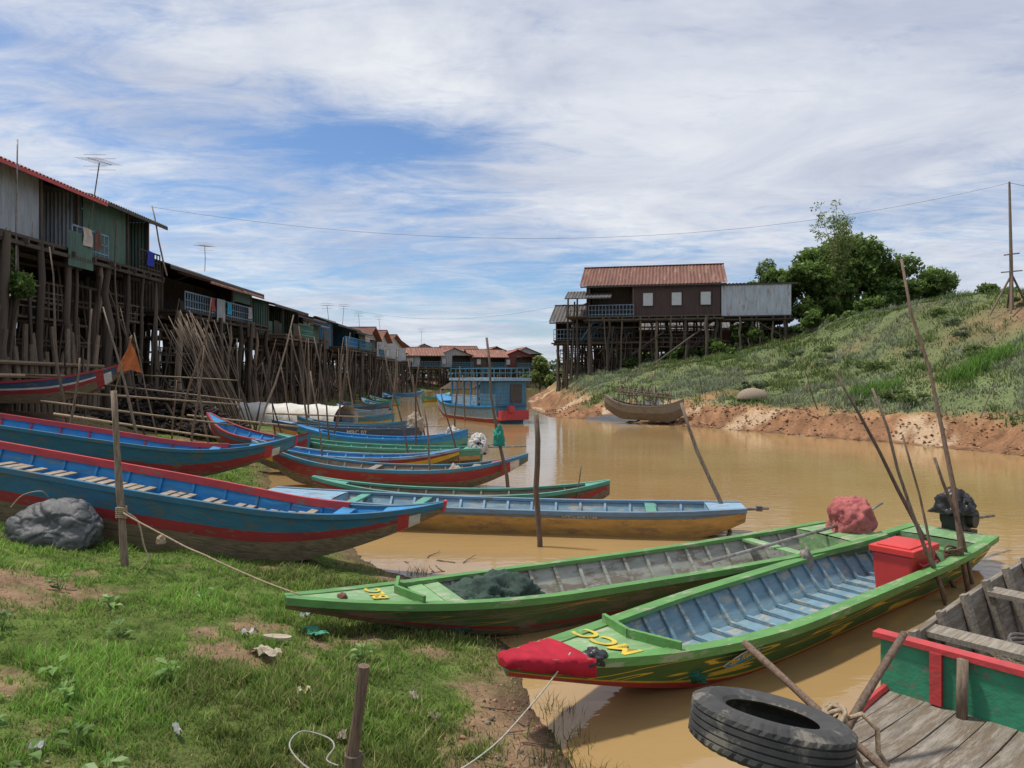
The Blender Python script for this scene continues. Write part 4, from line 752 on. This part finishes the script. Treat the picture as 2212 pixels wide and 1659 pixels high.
def antenna(x,y,z0,z1,lean=(0,0),sc=1.,lab='metal television antenna on a tall pole above a roof'):
    e=thing('television_antenna',lab,'antenna',(x,y,z0),group='television antennas'); h=z1-z0; t=Vector((lean[0],lean[1],h))
    m=MB(); m.tube([(0,0,0),t*.5+Vector((.03,0,0)),t],.025*sc,6); m.obj('mast',wood_pole,e)
    am=M('aerial_metal',(.22,.22,.22),(.14,.14,.14),rough=.6,metal=.2)
    m=MB(); m.tube([t+Vector((-.1,-.75*sc,0)),t+Vector((.1,.75*sc,0.1))],.014*sc,5)
    for i in range(9): p=t+Vector((-.1+.2*i/8,(-.75+1.5*i/8)*sc,.1*i/8)); m.tube([p-Vector((.5*sc,0,0)),p+Vector((.5*sc,0,0))],.008*sc,4)
    for zz in(-.25,.25): m.tube([t+Vector((-.6*sc,.2,zz*sc)),t+Vector((.6*sc,.2,zz*sc))],.010*sc,4); m.tube([t+Vector((-.5*sc,-.3,zz*sc)),t+Vector((.5*sc,-.3,zz*sc))],.010*sc,4)
    m.obj('aerial',am,e)
antenna(-16.0,26.6,7.2,10.6,(.45,.2),.85); antenna(-17.5,40.5,8.5,9.9,sc=.7)
for x,y,h in((-17,66,9.0),(-18,75,9.8),(-18,84,9.8),(-17,92,10.0),(-14,110,9.5)): antenna(x,y,7,h,(R.uniform(-.3,.3),0),.9)
pole((-15.4,22,1.6),(-15.3,22.0,9.9),.03,.02,steel,'metal_pole','thin metal pole standing before an iron house','pole',a=.002)
pole((-15.2,27.5,1.6),(-15.9,28.6,8.8),.05,.03,group=pg,label='long leaning pole propped against a stilt house'); pole((-15.3,31.5,7.0),(-16.4,32.4,10.3),.04,.025,group=pg,label='long leaning pole propped against a stilt house')
gu=gz(26,37); up=thing('utility_pole','tall thin utility pole braced with timber struts on a hill','pole',(26,37,gu))
m=MB(); m.tube([(0,0,-.3),(-.03,0,2.5),(-.12,0,12.65-gu)],[.11,.085,.05],8); m.obj('mast',wood_pole,up)
for dx,dy in((-1,.4),(1,-.2),(.3,.9),(-.6,-.8)):
    m=MB(); m.tube([(dx*.9,dy*.9,-.2),(0,0,1.9)],.05,6); m.obj('strut',wood_pole,up)
for z_,w_ in((2.0,.55),(2.9,.4)):
    m=MB(); m.tube([(-w_,0,z_),(w_,0,z_+.1)],.035,6); m.obj('crossbar',wood_pole,up)
def cable(p0,p1,sag,r=.012,lab='thin overhead cable sagging across the river'):
    p0=Vector(p0);p1=Vector(p1); m=MB(); m.tube([p0.lerp(p1,i/40)-p0-Vector((0,0,sag*4*(i/40)*(1-i/40))) for i in range(41)],r,5); m.obj('overhead_cable',M('cable',(.10,.10,.10)),None,p0,label=lab,category='cable')
cable((-16.4,32.4,10.25),(25.88,37,12.6),2.1,.007); cable((25.88,37,12.6),(34,30,10),.5,.012)
cable((-17,75,9.5),(5.2,62,8.9),1.2,.009)
# ---------------------------------------------------------------- bank wreck, basket
WB=boat('old bare wooden boat with a broken stick frame on mud',(5.0,38.6,.3),(8.9,37.0,.15),1.5,.75,bands=[(.5,wood_hull),(1,wood_x)],gun=wood_x,inner=in_wood,deck=wood_x,deck_t=.9,br=.6,bs=.5,sr=.4,ss=.45,bw=.1,sw=.15,ribs=9,group=None,name='old_boat')
m=MB()
for i in range(8): x=.8+i*.36; m.tube([(x,.6,.7),(x+R.uniform(-.2,.2),.45,1.4),(x,0,1.75+R.uniform(-.1,.1)),(x,-.45,1.4),(x+R.uniform(-.1,.1),-.6,.7)],.03,5)
for j in range(6): yy=-.5+j*.2; m.tube([(.6,yy,1.3+R.uniform(-.1,.3)),(3.6,yy,1.35+R.uniform(-.2,.4))],.027,5)
for j in range(8): x=R.uniform(.3,3); m.tube([(x,R.uniform(-.5,.5),.6),(x+R.uniform(.3,1.2),R.uniform(-.5,.5),R.uniform(1.2,2))],.025,5)
m.obj('stick_frame',wood_pole,WB['root'])
gb=gz(12.7,37.5); lump((12.7,37.5,gb-.05),(1.7,1.2,.6),3,.03,1,M('woven_basket',(.36,.29,.22),(.19,.15,.11),14,(3,3,6),rough=.9,bump=1),'basket_boat',flat=.1,label='upturned round woven basket boat on grassy slope',category='boat')
m=MB(); rows=[]
for i in range(14):
    rr=[]
    for j in range(10):
        x=4.2+i*.32;y=39.0+j*.28+.15*math.sin(i*.8); rr.append((x-6,y-40,gz(x,y)+.08+.05*math.sin(i*2.1+j*1.3)))
    rows.append(rr)
m.grid(rows); m.obj('fishing_net_sheet',net_dark,None,(6,40,0),True,label='dark fishing net spread on the muddy bank',category='net')
for a,b_ in [((14.2,33,0),(13.4,33,2.4)),((17.4,26.5,0),(18.6,27.2,1.6)),((11.0,41,0),(10.7,41,1.4))]:
    g=gz(a[0],a[1]); pole((a[0],a[1],g-.1),(b_[0],b_[1],g+b_[2]),.03,.015,group=pg,label='thin stick standing on the muddy far bank')
g=gz(-5.35,8.45); lump((-5.38,8.4,g-.05),(1.08,.8,.54),7,.2,1.2,net_dark,'net_bag',label='grey mesh sack full of fishing net on grass',category='bag',crease=.28,sub=6,flat=.5)
m=MB(); m.tube(smooth_pts([(-.1,0,.52),(-.12,-.1,.60),(-.3,-.15,.56),(-.4,-.2,.43)]),.007,5); m.obj('tie_cord',rope_m,None,(-5.38,8.4,g),label='thin cord tied round a mesh sack',category='rope')
# ---------------------------------------------------------------- vegetation
leafA=M('leaf_foliage',(1.3,1.25,1.15),(.75,.8,.75),3,rough=.55,bump=0,attr=True,rnd=0,transl=.4,spec=.25)
grassM=M('grass_blades',(1.2,1.2,1.1),(.8,.8,.8),2,rough=.6,bump=0,attr=True,rnd=0,transl=.35,spec=.2)
bark=M('bark',(.14,.11,.08),(.07,.055,.04),6,(6,6,1),rough=.9,bump=.6)
def blades(x,y,h,w,col,name,lab,lean=.5,z=None):
    n_=len(x); z=(G(x,y)[0] if z is None else z)-.01; a=rng.uniform(0,2*np.pi,n_); dx,dy=np.cos(a),np.sin(a); b=rng.uniform(0,2*np.pi,n_); ln=rng.uniform(.1,1,n_)*lean*h; ex,ey=np.cos(b)*ln,np.sin(b)*ln
    V=np.zeros((n_,5,3)); V[:,0]=np.stack([x-dx*w,y-dy*w,z],1);V[:,1]=np.stack([x+dx*w,y+dy*w,z],1)
    V[:,2]=np.stack([x+dx*w*.8+ex*.35,y+dy*w*.8+ey*.35,z+h*.55],1);V[:,3]=np.stack([x-dx*w*.8+ex*.35,y-dy*w*.8+ey*.35,z+h*.55],1);V[:,4]=np.stack([x+ex,y+ey,z+h*.95],1)
    base=np.arange(n_)[:,None]*5; F=np.concatenate([base+np.array([[0,1,2]]),base+np.array([[0,2,3]]),base+np.array([[3,2,4]])],0)
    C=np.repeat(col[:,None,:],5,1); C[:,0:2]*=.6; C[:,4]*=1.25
    o=mk(name,npmesh(name,V.reshape(-1,3),F,grassM,C.reshape(-1,3))); setp(o,lab,'grass'); o['kind']='stuff'; return o
n_=540000; br_=rng.uniform(-.80,.25,n_); d=2.3*np.exp(rng.uniform(0,1,n_)*np.log(24/2.3)); x=br_*d;y=d; z,s,lf_,w_=G(x,y); mk_=grassmask(x,y,s,lf_); pat=fbm(x*1.6,y*1.6,120,3); pt2=fbm(x*.7,y*.7,190,3); cl3=fbm(x*9,y*9,199,2)
keep=lf_&~w_&(s>.05)&(rng.uniform(0,1,n_)<mk_*np.interp(pat,[.3,.55],[.45,1])*np.interp(cl3,[.3,.55],[.45,1])); keep&=~((y>17)&(s>7))
x,y,d,pat,s,pt2,cl3=x[keep],y[keep],d[keep],pat[keep],s[keep],pt2[keep],cl3[keep]; k=len(x); h=(.018+.050*rng.uniform(0,1,k)**1.4)*np.interp(pat,[.35,.65],[.6,1.6])*np.interp(cl3,[.3,.6],[.7,1.3])*np.interp(s,[0,1],[.6,1]); w=.0016+.0005*d
pick=rng.uniform(0,1,(k,1)); f2=np.interp(pt2,[.38,.58],[0,1])[:,None]; cc=np.array([[.17,.23,.06]])*(1-f2)+np.array([[.23,.40,.08]])*f2
col=np.where(pick<.14,np.array([[.38,.33,.17]]),cc)*rng.uniform(.55,1.3,(k,1))*np.interp(pat,[.35,.65],[.8,1.1])[:,None]
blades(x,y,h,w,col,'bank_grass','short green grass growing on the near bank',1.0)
cxs=[(.45,5.05),(.3,4.7),(.55,4.6),(.35,5.5),(-.1,7.1),(-1.2,9.3)]; xs2=[];ys2=[]
for cx_,cy_ in cxs: xs2.append(cx_+rng.normal(0,.10,60)); ys2.append(cy_+rng.normal(0,.08,60))
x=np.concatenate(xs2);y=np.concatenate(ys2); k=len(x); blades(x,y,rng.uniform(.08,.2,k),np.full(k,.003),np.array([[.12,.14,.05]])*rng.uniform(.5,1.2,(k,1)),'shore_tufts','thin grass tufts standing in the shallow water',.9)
n_=270000; x=rng.uniform(0,42,n_);y=rng.uniform(16,62,n_); z,s,lf_,w_=G(x,y); mk_=grassmask(x,y,s,lf_); pat=fbm(x*.35,y*.35,130,4); p2=fbm(x*1.2,y*1.2,140,3); p3=fbm(x*.2,y*.2,180,3)
keep=(~lf_)&(~w_)&(rng.uniform(0,1,n_)<mk_)&(s>2.0)&(s<24)&(rng.uniform(0,1,n_)<np.interp(p2,[.3,.55],[.45,1])); x,y,pat,p2,p3=x[keep],y[keep],pat[keep],p2[keep],p3[keep]; k=len(x)
h=(.05+.13*rng.uniform(0,1,k))*np.interp(p2,[.35,.7],[.6,2.8]); w=.012+.014*rng.uniform(0,1,k)
ca_=np.array([[.135,.21,.06]]);cb_=np.array([[.27,.31,.22]]); f=np.interp(pat,[.44,.54],[0,1])[:,None]; dry=(rng.uniform(0,1,(k,1))<np.interp(p3,[.45,.65],[.05,.22])[:,None])
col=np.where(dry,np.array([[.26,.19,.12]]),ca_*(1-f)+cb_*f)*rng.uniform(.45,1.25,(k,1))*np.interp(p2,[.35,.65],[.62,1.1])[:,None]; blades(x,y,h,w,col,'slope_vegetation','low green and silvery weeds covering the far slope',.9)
xs_=[];ys_=[]
for cx_,cy_ in((20.3,31.5),(21.6,32.0),(17.2,33.6)):
    q=600; xs_.append(cx_+rng.normal(0,.6,q)); ys_.append(cy_+rng.normal(0,.4,q))
x=np.concatenate(xs_);y=np.concatenate(ys_);k=len(x); blades(x,y,rng.uniform(.3,.8,k),np.full(k,.018),np.array([[.15,.28,.06]])*rng.uniform(.5,1.3,(k,1)),'tall_reeds','bright green clumps of tall reeds on slope',.8)
def leaves(c,n_,size,cols,seed=0):
    Vs=[];Cs=[]
    vols=np.array([r_[0]*r_[1]+r_[0]*r_[2] for _,r_ in c]);vols=vols/vols.sum()
    for (ce,ra),f in zip(c,vols):
        q=int(n_*f); u=rng.normal(size=(q,3)); u/=np.linalg.norm(u,axis=1)[:,None]; rad=rng.uniform(.35,1.05,q)**.6
        nn=vn(u[:,0]*3+ce[0]+10,u[:,1]*3+u[:,2]*4+ce[1]+10,seed); rad*= .62+.75*nn
        keep=rng.uniform(0,1,q)<np.interp(nn,[.2,.5],[.25,1]); u=u[keep];rad=rad[keep];nn=nn[keep]; q=len(u)
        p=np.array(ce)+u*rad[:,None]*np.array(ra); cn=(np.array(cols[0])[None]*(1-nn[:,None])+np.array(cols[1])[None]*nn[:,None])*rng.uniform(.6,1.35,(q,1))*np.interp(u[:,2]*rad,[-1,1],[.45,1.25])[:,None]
        a=rng.normal(size=(q,3));a/=np.linalg.norm(a,axis=1)[:,None]; b=rng.normal(size=(q,3));b=np.cross(a,b);b/=np.linalg.norm(b,axis=1)[:,None]
        s_=size*rng.uniform(.6,1.3,(q,1)); a=a*s_;b=b*s_*.55; V=np.stack([p-a,p-b,p+a,p+b],1); Vs.append(V); Cs.append(np.repeat(cn[:,None],4,1))
    V=np.concatenate(Vs).reshape(-1,3);C=np.concatenate(Cs).reshape(-1,3); return V,np.arange(len(V)).reshape(-1,4),C
DG=((.045,.085,.022),(.165,.25,.065)); LG=((.065,.11,.038),(.21,.28,.095))
def tree(x,y,h,rad,label,n_=16000,size=.22,cols=DG,nl=9,name='leafy_tree',low=.25,seed=1,group=None):
    rr=random.Random(seed); g=gz(x,y); e=thing(name,label,'tree',(x,y,g-.2),group=group); m=MB()
    m.tube([(0,0,0),(.15,0,h*.3),(0,.1,h*.6)],[h*.03,h*.022,h*.012],8); lobes=[]
    for i in range(nl):
        a=i*2.4+rr.uniform(-.4,.4); rd=rad*rr.uniform(.25,.9); zz=h*rr.uniform(low+.12,.86)*(1-.25*(rd/rad)**2); c=(math.cos(a)*rd,math.sin(a)*rd*.7,zz); q=rad*rr.uniform(.18,.38); lobes.append((c,(q,q,q*rr.uniform(.65,1.0)))); m.tube([(.1,0,h*rr.uniform(.15,.35)),tuple(Vector(c)*.6+Vector((0,0,h*.1))),c],[h*.014,h*.009,h*.004],5)
    lobes.append(((0,0,h*.84),(rad*.33,rad*.33,h*.16)))
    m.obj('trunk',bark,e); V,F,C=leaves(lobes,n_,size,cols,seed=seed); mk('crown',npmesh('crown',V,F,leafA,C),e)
tg='trees behind the far bank'
gT=lambda x,y,top: top-gz(x,y)
tree(24.2,58,gT(24.2,58,12.9),3.4,'dense dark green bushy tree behind the slope',24000,.16,seed=2,nl=20,low=0,group=tg)
tree(28.4,60,gT(28.4,60,14.6),4.2,'tall rounded dark green tree behind the slope',34000,.16,seed=3,nl=26,low=0,group=tg)
tree(33,60,gT(33,60,12.9),3.8,'dense dark green bushy tree behind the slope',26000,.16,seed=5,nl=22,low=0,group=tg)
tree(21.8,61,gT(21.8,61,12.7),2.4,'feathery light green tree beside a grey wall',12000,.13,LG,16,seed=6,low=.05,group=tg)
tree(37.5,56,gT(37.5,56,10.0),2.2,'low green shrub on the hill crest',9000,.14,LG,10,seed=8,low=0,group=tg)
tree(40.5,54,gT(40.5,54,9.8),1.9,'low green shrub on the hill crest',8000,.14,LG,9,seed=9,low=0,group=tg)
tree(4.8,125,7.0,3.4,'distant green tree beyond the river bend',7000,.3,LG,8,seed=10,low=0)
tree(9.5,112,5,4,'distant green tree beyond the river bend',7000,.3,LG,8,seed=12,low=0)
tree(14,90,5,4,'distant green tree beyond the river bend',8000,.25,LG,8,seed=13,low=0)
tree(-15.6,21.8,5.5,1.0,'small dark leafy tree beside an iron house',6000,.08,DG,8,seed=14,low=.55)
for i,(x,y,h) in enumerate([(13,55,1.3),(15.5,54,1.6),(18,54.5,2.0),(9.5,57,1.1),(20.5,55,2.2),(22,52,1.8),(25,50,1.5)]):
    tree(x,y,h,1.5,'dark green bush growing beneath the stilt house',4200,.11,DG,8,'bush',0,20+i,'bushes beneath the far house')
for i in range(26):
    x=R.uniform(11,28); y=R.uniform(30,46); z_,s1,l1,w1=G(np.array([x]),np.array([y]))
    if w1[0] or s1[0]<4 or s1[0]>17: continue
    tree(x,y,R.uniform(.35,.75),R.uniform(.5,.9),'low silvery shrub growing on the far slope',900,.06,((.10,.13,.07),(.27,.32,.22)) if i%2 else LG,5,'shrub',0,60+i,'low shrubs on the far slope')
g=gz(27.2,57); e=thing('bamboo_clump','tall feathery bamboo rising above dark trees','bamboo',(26.0,57,g)); m=MB(); pts=[]; HB=16.9-g
for i in range(16):
    a=R.uniform(0,6.28); l_=R.uniform(.5,1.9); H_=HB*(R.uniform(.85,1.0) if i%2 else R.uniform(.6,.85)); px=[(math.cos(a)*l_*(t/6)**2.2,math.sin(a)*l_*(t/6)**2.2,H_*(t/6)*(1-.05*(t/6)**3)) for t in range(7)]
    m.tube(px,[.035,.035,.03,.025,.02,.013,.007],5)
    for t in range(26):
        f=R.uniform(.35,1); k=f*6; i0=min(5,int(k)); p=Vector(px[i0]).lerp(Vector(px[i0+1]),k-i0); pts.append((tuple(p+Vector((R.uniform(-.35,.35),R.uniform(-.35,.35),0))),(.38,.38,.16)))
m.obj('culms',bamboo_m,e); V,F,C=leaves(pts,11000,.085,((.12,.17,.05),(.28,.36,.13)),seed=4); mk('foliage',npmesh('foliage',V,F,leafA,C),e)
V,F,C=leaves([((x,170+R.uniform(-12,25)+abs(x)*.25,2.5),(9,5,R.uniform(2.5,4.5))) for x in range(-160,330,9)],60000,.6,((.06,.085,.055),(.13,.175,.10)),seed=9)
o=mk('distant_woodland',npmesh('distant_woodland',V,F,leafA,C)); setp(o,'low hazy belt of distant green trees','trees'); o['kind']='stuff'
wl=M('weed_leaf',(.22,.36,.10),(.13,.23,.06),12,rough=.5,bump=.1,transl=.3)
for i,(x,y) in enumerate([(-3.05,4.75),(-2.8,4.45),(-2.45,4.0),(-2.15,3.75),(-2.0,3.45),(-2.55,3.75),(-3.1,5.6),(-3.5,6.2),(-2.4,5.0),(-4.2,6.6),(-1.75,3.3),(-2.9,3.9),(-3.8,5.3),(-1.2,5.8),(-3.0,6.9),(-2.2,3.35),(-2.35,3.5),(-1.9,3.2)]):
    g=gz(x,y); m=MB()
    for k in range(R.randint(8,14)):
        a=R.uniform(0,6.28); L_=R.uniform(.05,.11); up_=R.uniform(.02,.13); st_=Vector((math.cos(a)*.03,math.sin(a)*.03,up_)); d=Vector((math.cos(a),math.sin(a),R.uniform(-.1,.5))).normalized(); sd=Vector((-math.sin(a),math.cos(a),0))*L_*.3
        m.tube([(0,0,0),st_],.002,4); up2=Vector((0,0,.012)); e_=st_+d*L_
        for sg in(1,-1): m.face([st_,st_+d*L_*.5-up2*.3,e_-Vector((0,0,.02)),st_+d*L_*.8+sd*.6*sg+up2*.3,st_+d*L_*.4+sd*sg+up2])
    m.obj('broadleaf_weed',wl,None,(x,y,g),label='small broadleaf weed growing in the grass',category='plant',group='broadleaf weeds in the grass')
m_br=M('brick_fragment',(.36,.16,.10),(.2,.1,.07),10,rough=.9,rnd=.3); m_pl=M('pale_litter',(.50,.43,.33),(.32,.26,.19),8,rough=.8,rnd=.2,bump=.6,bd=.02); m_wp=M('clear_white_plastic',(.52,.54,.52),(.34,.36,.34),8,rough=.35,rnd=.1); m_yel=M('yellow_litter',(.5,.42,.14),(.42,.4,.32),10,rough=.6); m_gr=M('pebble_grey',(.26,.22,.18),(.12,.1,.08),10,rough=.9,rnd=.4)
for i in range(110):
    cx_,cy_=R.choice([(-.35,3.75),(-.9,3.5),(-1.9,3.6),(.1,4.2),(-.1,4.9),(-2.3,3.5),(0,4.5)]); x=cx_+R.gauss(0,.28);y=cy_+R.gauss(0,.22)
    if y<3.1: continue
    z,s,_,w_=G(np.array([x]),np.array([y])); sz=R.uniform(.012,.035)
    lump((x,y,float(z[0])-.004),(sz*R.uniform(1,2.2),sz*1.3,sz*.9),i,.6,1.2,m_br if i%3==0 else m_gr,'stone',sub=1,label='small stone or brick fragment on bare mud',category='stone',group='stones on the bare mud')
def scrap(x,y,sx,sy,mt,lb,sd):
    rr_=random.Random(sd); g=gz(x,y)+.015; a=rr_.uniform(0,3); rows=[]
    for i in range(9):
        r_=[]
        for j in range(7):
            u=(i/8-.5)*sx*(1+rr_.uniform(-.12,.12)); v=(j/6-.5)*sy*(1+rr_.uniform(-.3,.3)); r_.append((u*math.cos(a)-v*math.sin(a),u*math.sin(a)+v*math.cos(a),rr_.uniform(0,.03)+.02*math.sin(i*1.3)+.02))
        rows.append(r_)
    m=MB(); m.grid(rows); m.obj('litter',mt,None,(x,y,g),label=lb,category='litter')
for i,a in enumerate([(-1.95,5.6,.26,.13,m_pl,'crumpled tan cloth scrap lying in grass'),(-1.5,5.15,.10,.07,m_yel,'crumpled yellow wrapper in grass'),(-.55,5.0,.09,.06,m_pl,'torn pale paper scrap in grass'),(-2.25,6.1,.13,.06,m_wp,'white plastic scrap beside boat bow'),(-2.05,4.35,.03,.11,m_wp,'clear plastic strip in grass'),(-.72,5.2,.1,.05,m_pl,'torn pale paper scrap in grass'),(-1.75,6.3,.28,.12,M('green_net_scrap',(.05,.26,.17)),'green net scrap beside boat bow'),(-2.0,6.9,.1,.06,m_wp,'white plastic scrap beside boat bow'),(-5.6,9.0,.15,.1,m_wp,'white plastic scrap beside boat bow'),(-2.6,3.9,.07,.05,m_wp,'clear plastic strip in grass'),(-1.1,4.6,.08,.05,m_pl,'torn pale paper scrap in grass'),(-.3,4.2,.07,.05,m_pl,'torn pale paper scrap in grass')]): scrap(*a,i)
m=MB(); pts=[(.13*math.cos(a)*(1 if math.cos(a)>0 else 1.05),(.045+.008*math.cos(a))*math.sin(a)) for a in [k*math.pi/10 for k in range(20)]]
m.grid([[(px,py,0) for px,py in pts],[(px,py,.022) for px,py in pts]],closed=True); m.face([(px,py,.022) for px,py in pts]); m.obj('sole',m_pl,thing('sandal','pale foam sandal lying in grass','sandal',(-1.98,6.0,gz(-1.98,6)+.05),Matrix.Rotation(-.2,3,'Z')))
for i in range(40):
    x=R.uniform(-1.8,.3);y=R.uniform(3.2,5.4)
    if G(np.array([x]),np.array([y]))[3][0]: continue
    g=gz(x,y); a=R.uniform(0,3.1); l_=R.uniform(.08,.32); pole((x,y,g+.01),(x+math.cos(a)*l_,y+math.sin(a)*l_,gz(x+math.cos(a)*l_,y+math.sin(a)*l_)+.02),.006,.003,wood_stick,'twig','dry twig lying on the bank','twig','twigs on the bank',k=3,n=5,a=.06)
for i in range(12):
    x=R.uniform(-1.5,-.5);y=R.uniform(9.0,10.1); a=R.uniform(0,6.2); l_=R.uniform(.1,.4); pole((x,y,.004),(x+math.cos(a)*l_,y+math.sin(a)*l_,R.uniform(0,.05)),.008,.004,wood_stick,'twig','wet twig poking out of shallow water','twig','twigs in the shallow water',k=4,n=5,a=.12)
# ---------------------------------------------------------------- sky, sun, camera
sv=Vector((-.38,.10,.90)).normalized(); el=math.asin(sv.z)
w=bpy.data.worlds.new('World'); S.world=w; w.use_nodes=True; n=w.node_tree.nodes;l=w.node_tree.links; bg=n['Background']
sk=n.new('ShaderNodeTexSky'); sk.sky_type='NISHITA'; sk.sun_disc=False; sk.sun_elevation=el; sk.sun_rotation=math.atan2(sv.x,sv.y); sk.air_density=1.0; sk.dust_density=.8; sk.ozone_density=2.4
def math_(op,a,b_=None,c=None):
    x=n.new('ShaderNodeMath'); x.operation=op
    for i,v in enumerate((a,b_,c)):
        if v is None: continue
        if isinstance(v,(int,float)): x.inputs[i].default_value=v
        else: l.new(v,x.inputs[i])
    return x.outputs[0]
tc=n.new('ShaderNodeTexCoord'); sp=n.new('ShaderNodeSeparateXYZ'); l.new(tc.outputs['Generated'],sp.inputs[0]); zz=math_('ADD',math_('MAXIMUM',sp.outputs[2],0),.1)
cb=n.new('ShaderNodeCombineXYZ'); cbx=math_('DIVIDE',sp.outputs[0],zz);cby=math_('DIVIDE',sp.outputs[1],zz); l.new(cbx,cb.inputs[0]); l.new(cby,cb.inputs[1])
def nz_(sc,det,rough,dist,rot=0,st=(1,1,1),off=(0,0,0)):
    mp=n.new('ShaderNodeMapping'); mp.inputs['Rotation'].default_value=(0,0,rot); mp.inputs['Scale'].default_value=st; mp.inputs['Location'].default_value=off; l.new(cb.outputs[0],mp.inputs['Vector']); t=n.new('ShaderNodeTexNoise'); t.inputs['Scale'].default_value=sc;t.inputs['Detail'].default_value=det;t.inputs['Roughness'].default_value=rough;t.inputs['Distortion'].default_value=dist; l.new(mp.outputs[0],t.inputs['Vector']); return t.outputs[0]
big=nz_(.75,6,.55,.5,.5,(1,1.2,1),(3,1,0)); fine=nz_(2.3,10,.64,1.0,-.6,(1,2.0,1)); tiny=nz_(13,7,.72,.5,.3,(1,1.6,1))
def blob(px,py,rx,ry,amt):
    a=math_('DIVIDE',math_('SUBTRACT',cbx,px),rx); b_=math_('DIVIDE',math_('SUBTRACT',cby,py),ry); d2=math_('ADD',math_('MULTIPLY',a,a),math_('MULTIPLY',b_,b_)); return math_('MULTIPLY',math_('EXPONENT',math_('MULTIPLY',d2,-1)),amt)
cov=math_('ADD',math_('MULTIPLY',big,.52),math_('ADD',math_('MULTIPLY',fine,.54),math_('MULTIPLY',tiny,.14)))
for args in((-.45,2.3,.5,.24,-.30),(-1.1,2.9,.8,.4,-.15),(-.7,4.2,2.0,1.0,-.13),(1.0,4.6,1.6,.9,-.09),(-1.3,1.75,.5,.3,-.09),(1.0,1.9,1.1,.8,.10),(-.7,1.7,.5,.25,.06),(0,7,6,1.8,-.03)): cov=math_('ADD',cov,blob(*args))
mr=n.new('ShaderNodeMapRange'); mr.interpolation_type='SMOOTHSTEP'; mr.inputs[1].default_value=.31; mr.inputs[2].default_value=.68; l.new(cov,mr.inputs[0])
shade=nz_(1.0,8,.62,.7,1.1,(1,1.3,1),(7,2,0)); cr=n.new('ShaderNodeValToRGB'); cr.color_ramp.elements[0].position=.34;cr.color_ramp.elements[1].position=.66; cr.color_ramp.elements[0].color=(.52,.57,.70,1); cr.color_ramp.elements[1].color=(.82,.85,.90,1); l.new(shade,cr.inputs[0])
sc_=n.new('ShaderNodeMix'); sc_.data_type='RGBA'; sc_.blend_type='MULTIPLY'; sc_.inputs[0].default_value=1; l.new(sk.outputs[0],sc_.inputs[6]); sc_.inputs[7].default_value=(.092,.11,.13,1)
mx=n.new('ShaderNodeMix'); mx.data_type='RGBA'; l.new(mr.outputs[0],mx.inputs[0]); l.new(sc_.outputs[2],mx.inputs[6]); l.new(cr.outputs[0],mx.inputs[7]); l.new(mx.outputs[2],bg.inputs[0]); bg.inputs[1].default_value=1.0
sun=bpy.data.lights.new('sun','SUN'); sun.energy=3.9; sun.angle=math.radians(4); sun.color=(1,.935,.82); so=bpy.data.objects.new('sun',sun); COL.objects.link(so); so.rotation_euler=sv.to_track_quat('Z','Y').to_euler()
cam=bpy.data.cameras.new('camera'); cam.lens=25; cam.sensor_width=36; cam.clip_end=3000; cam.clip_start=.05; cam.shift_y=-.0088; co=bpy.data.objects.new('camera',cam); COL.objects.link(co); co.location=(0,0,2.6); co.rotation_euler=(math.radians(90),0,0); S.camera=co
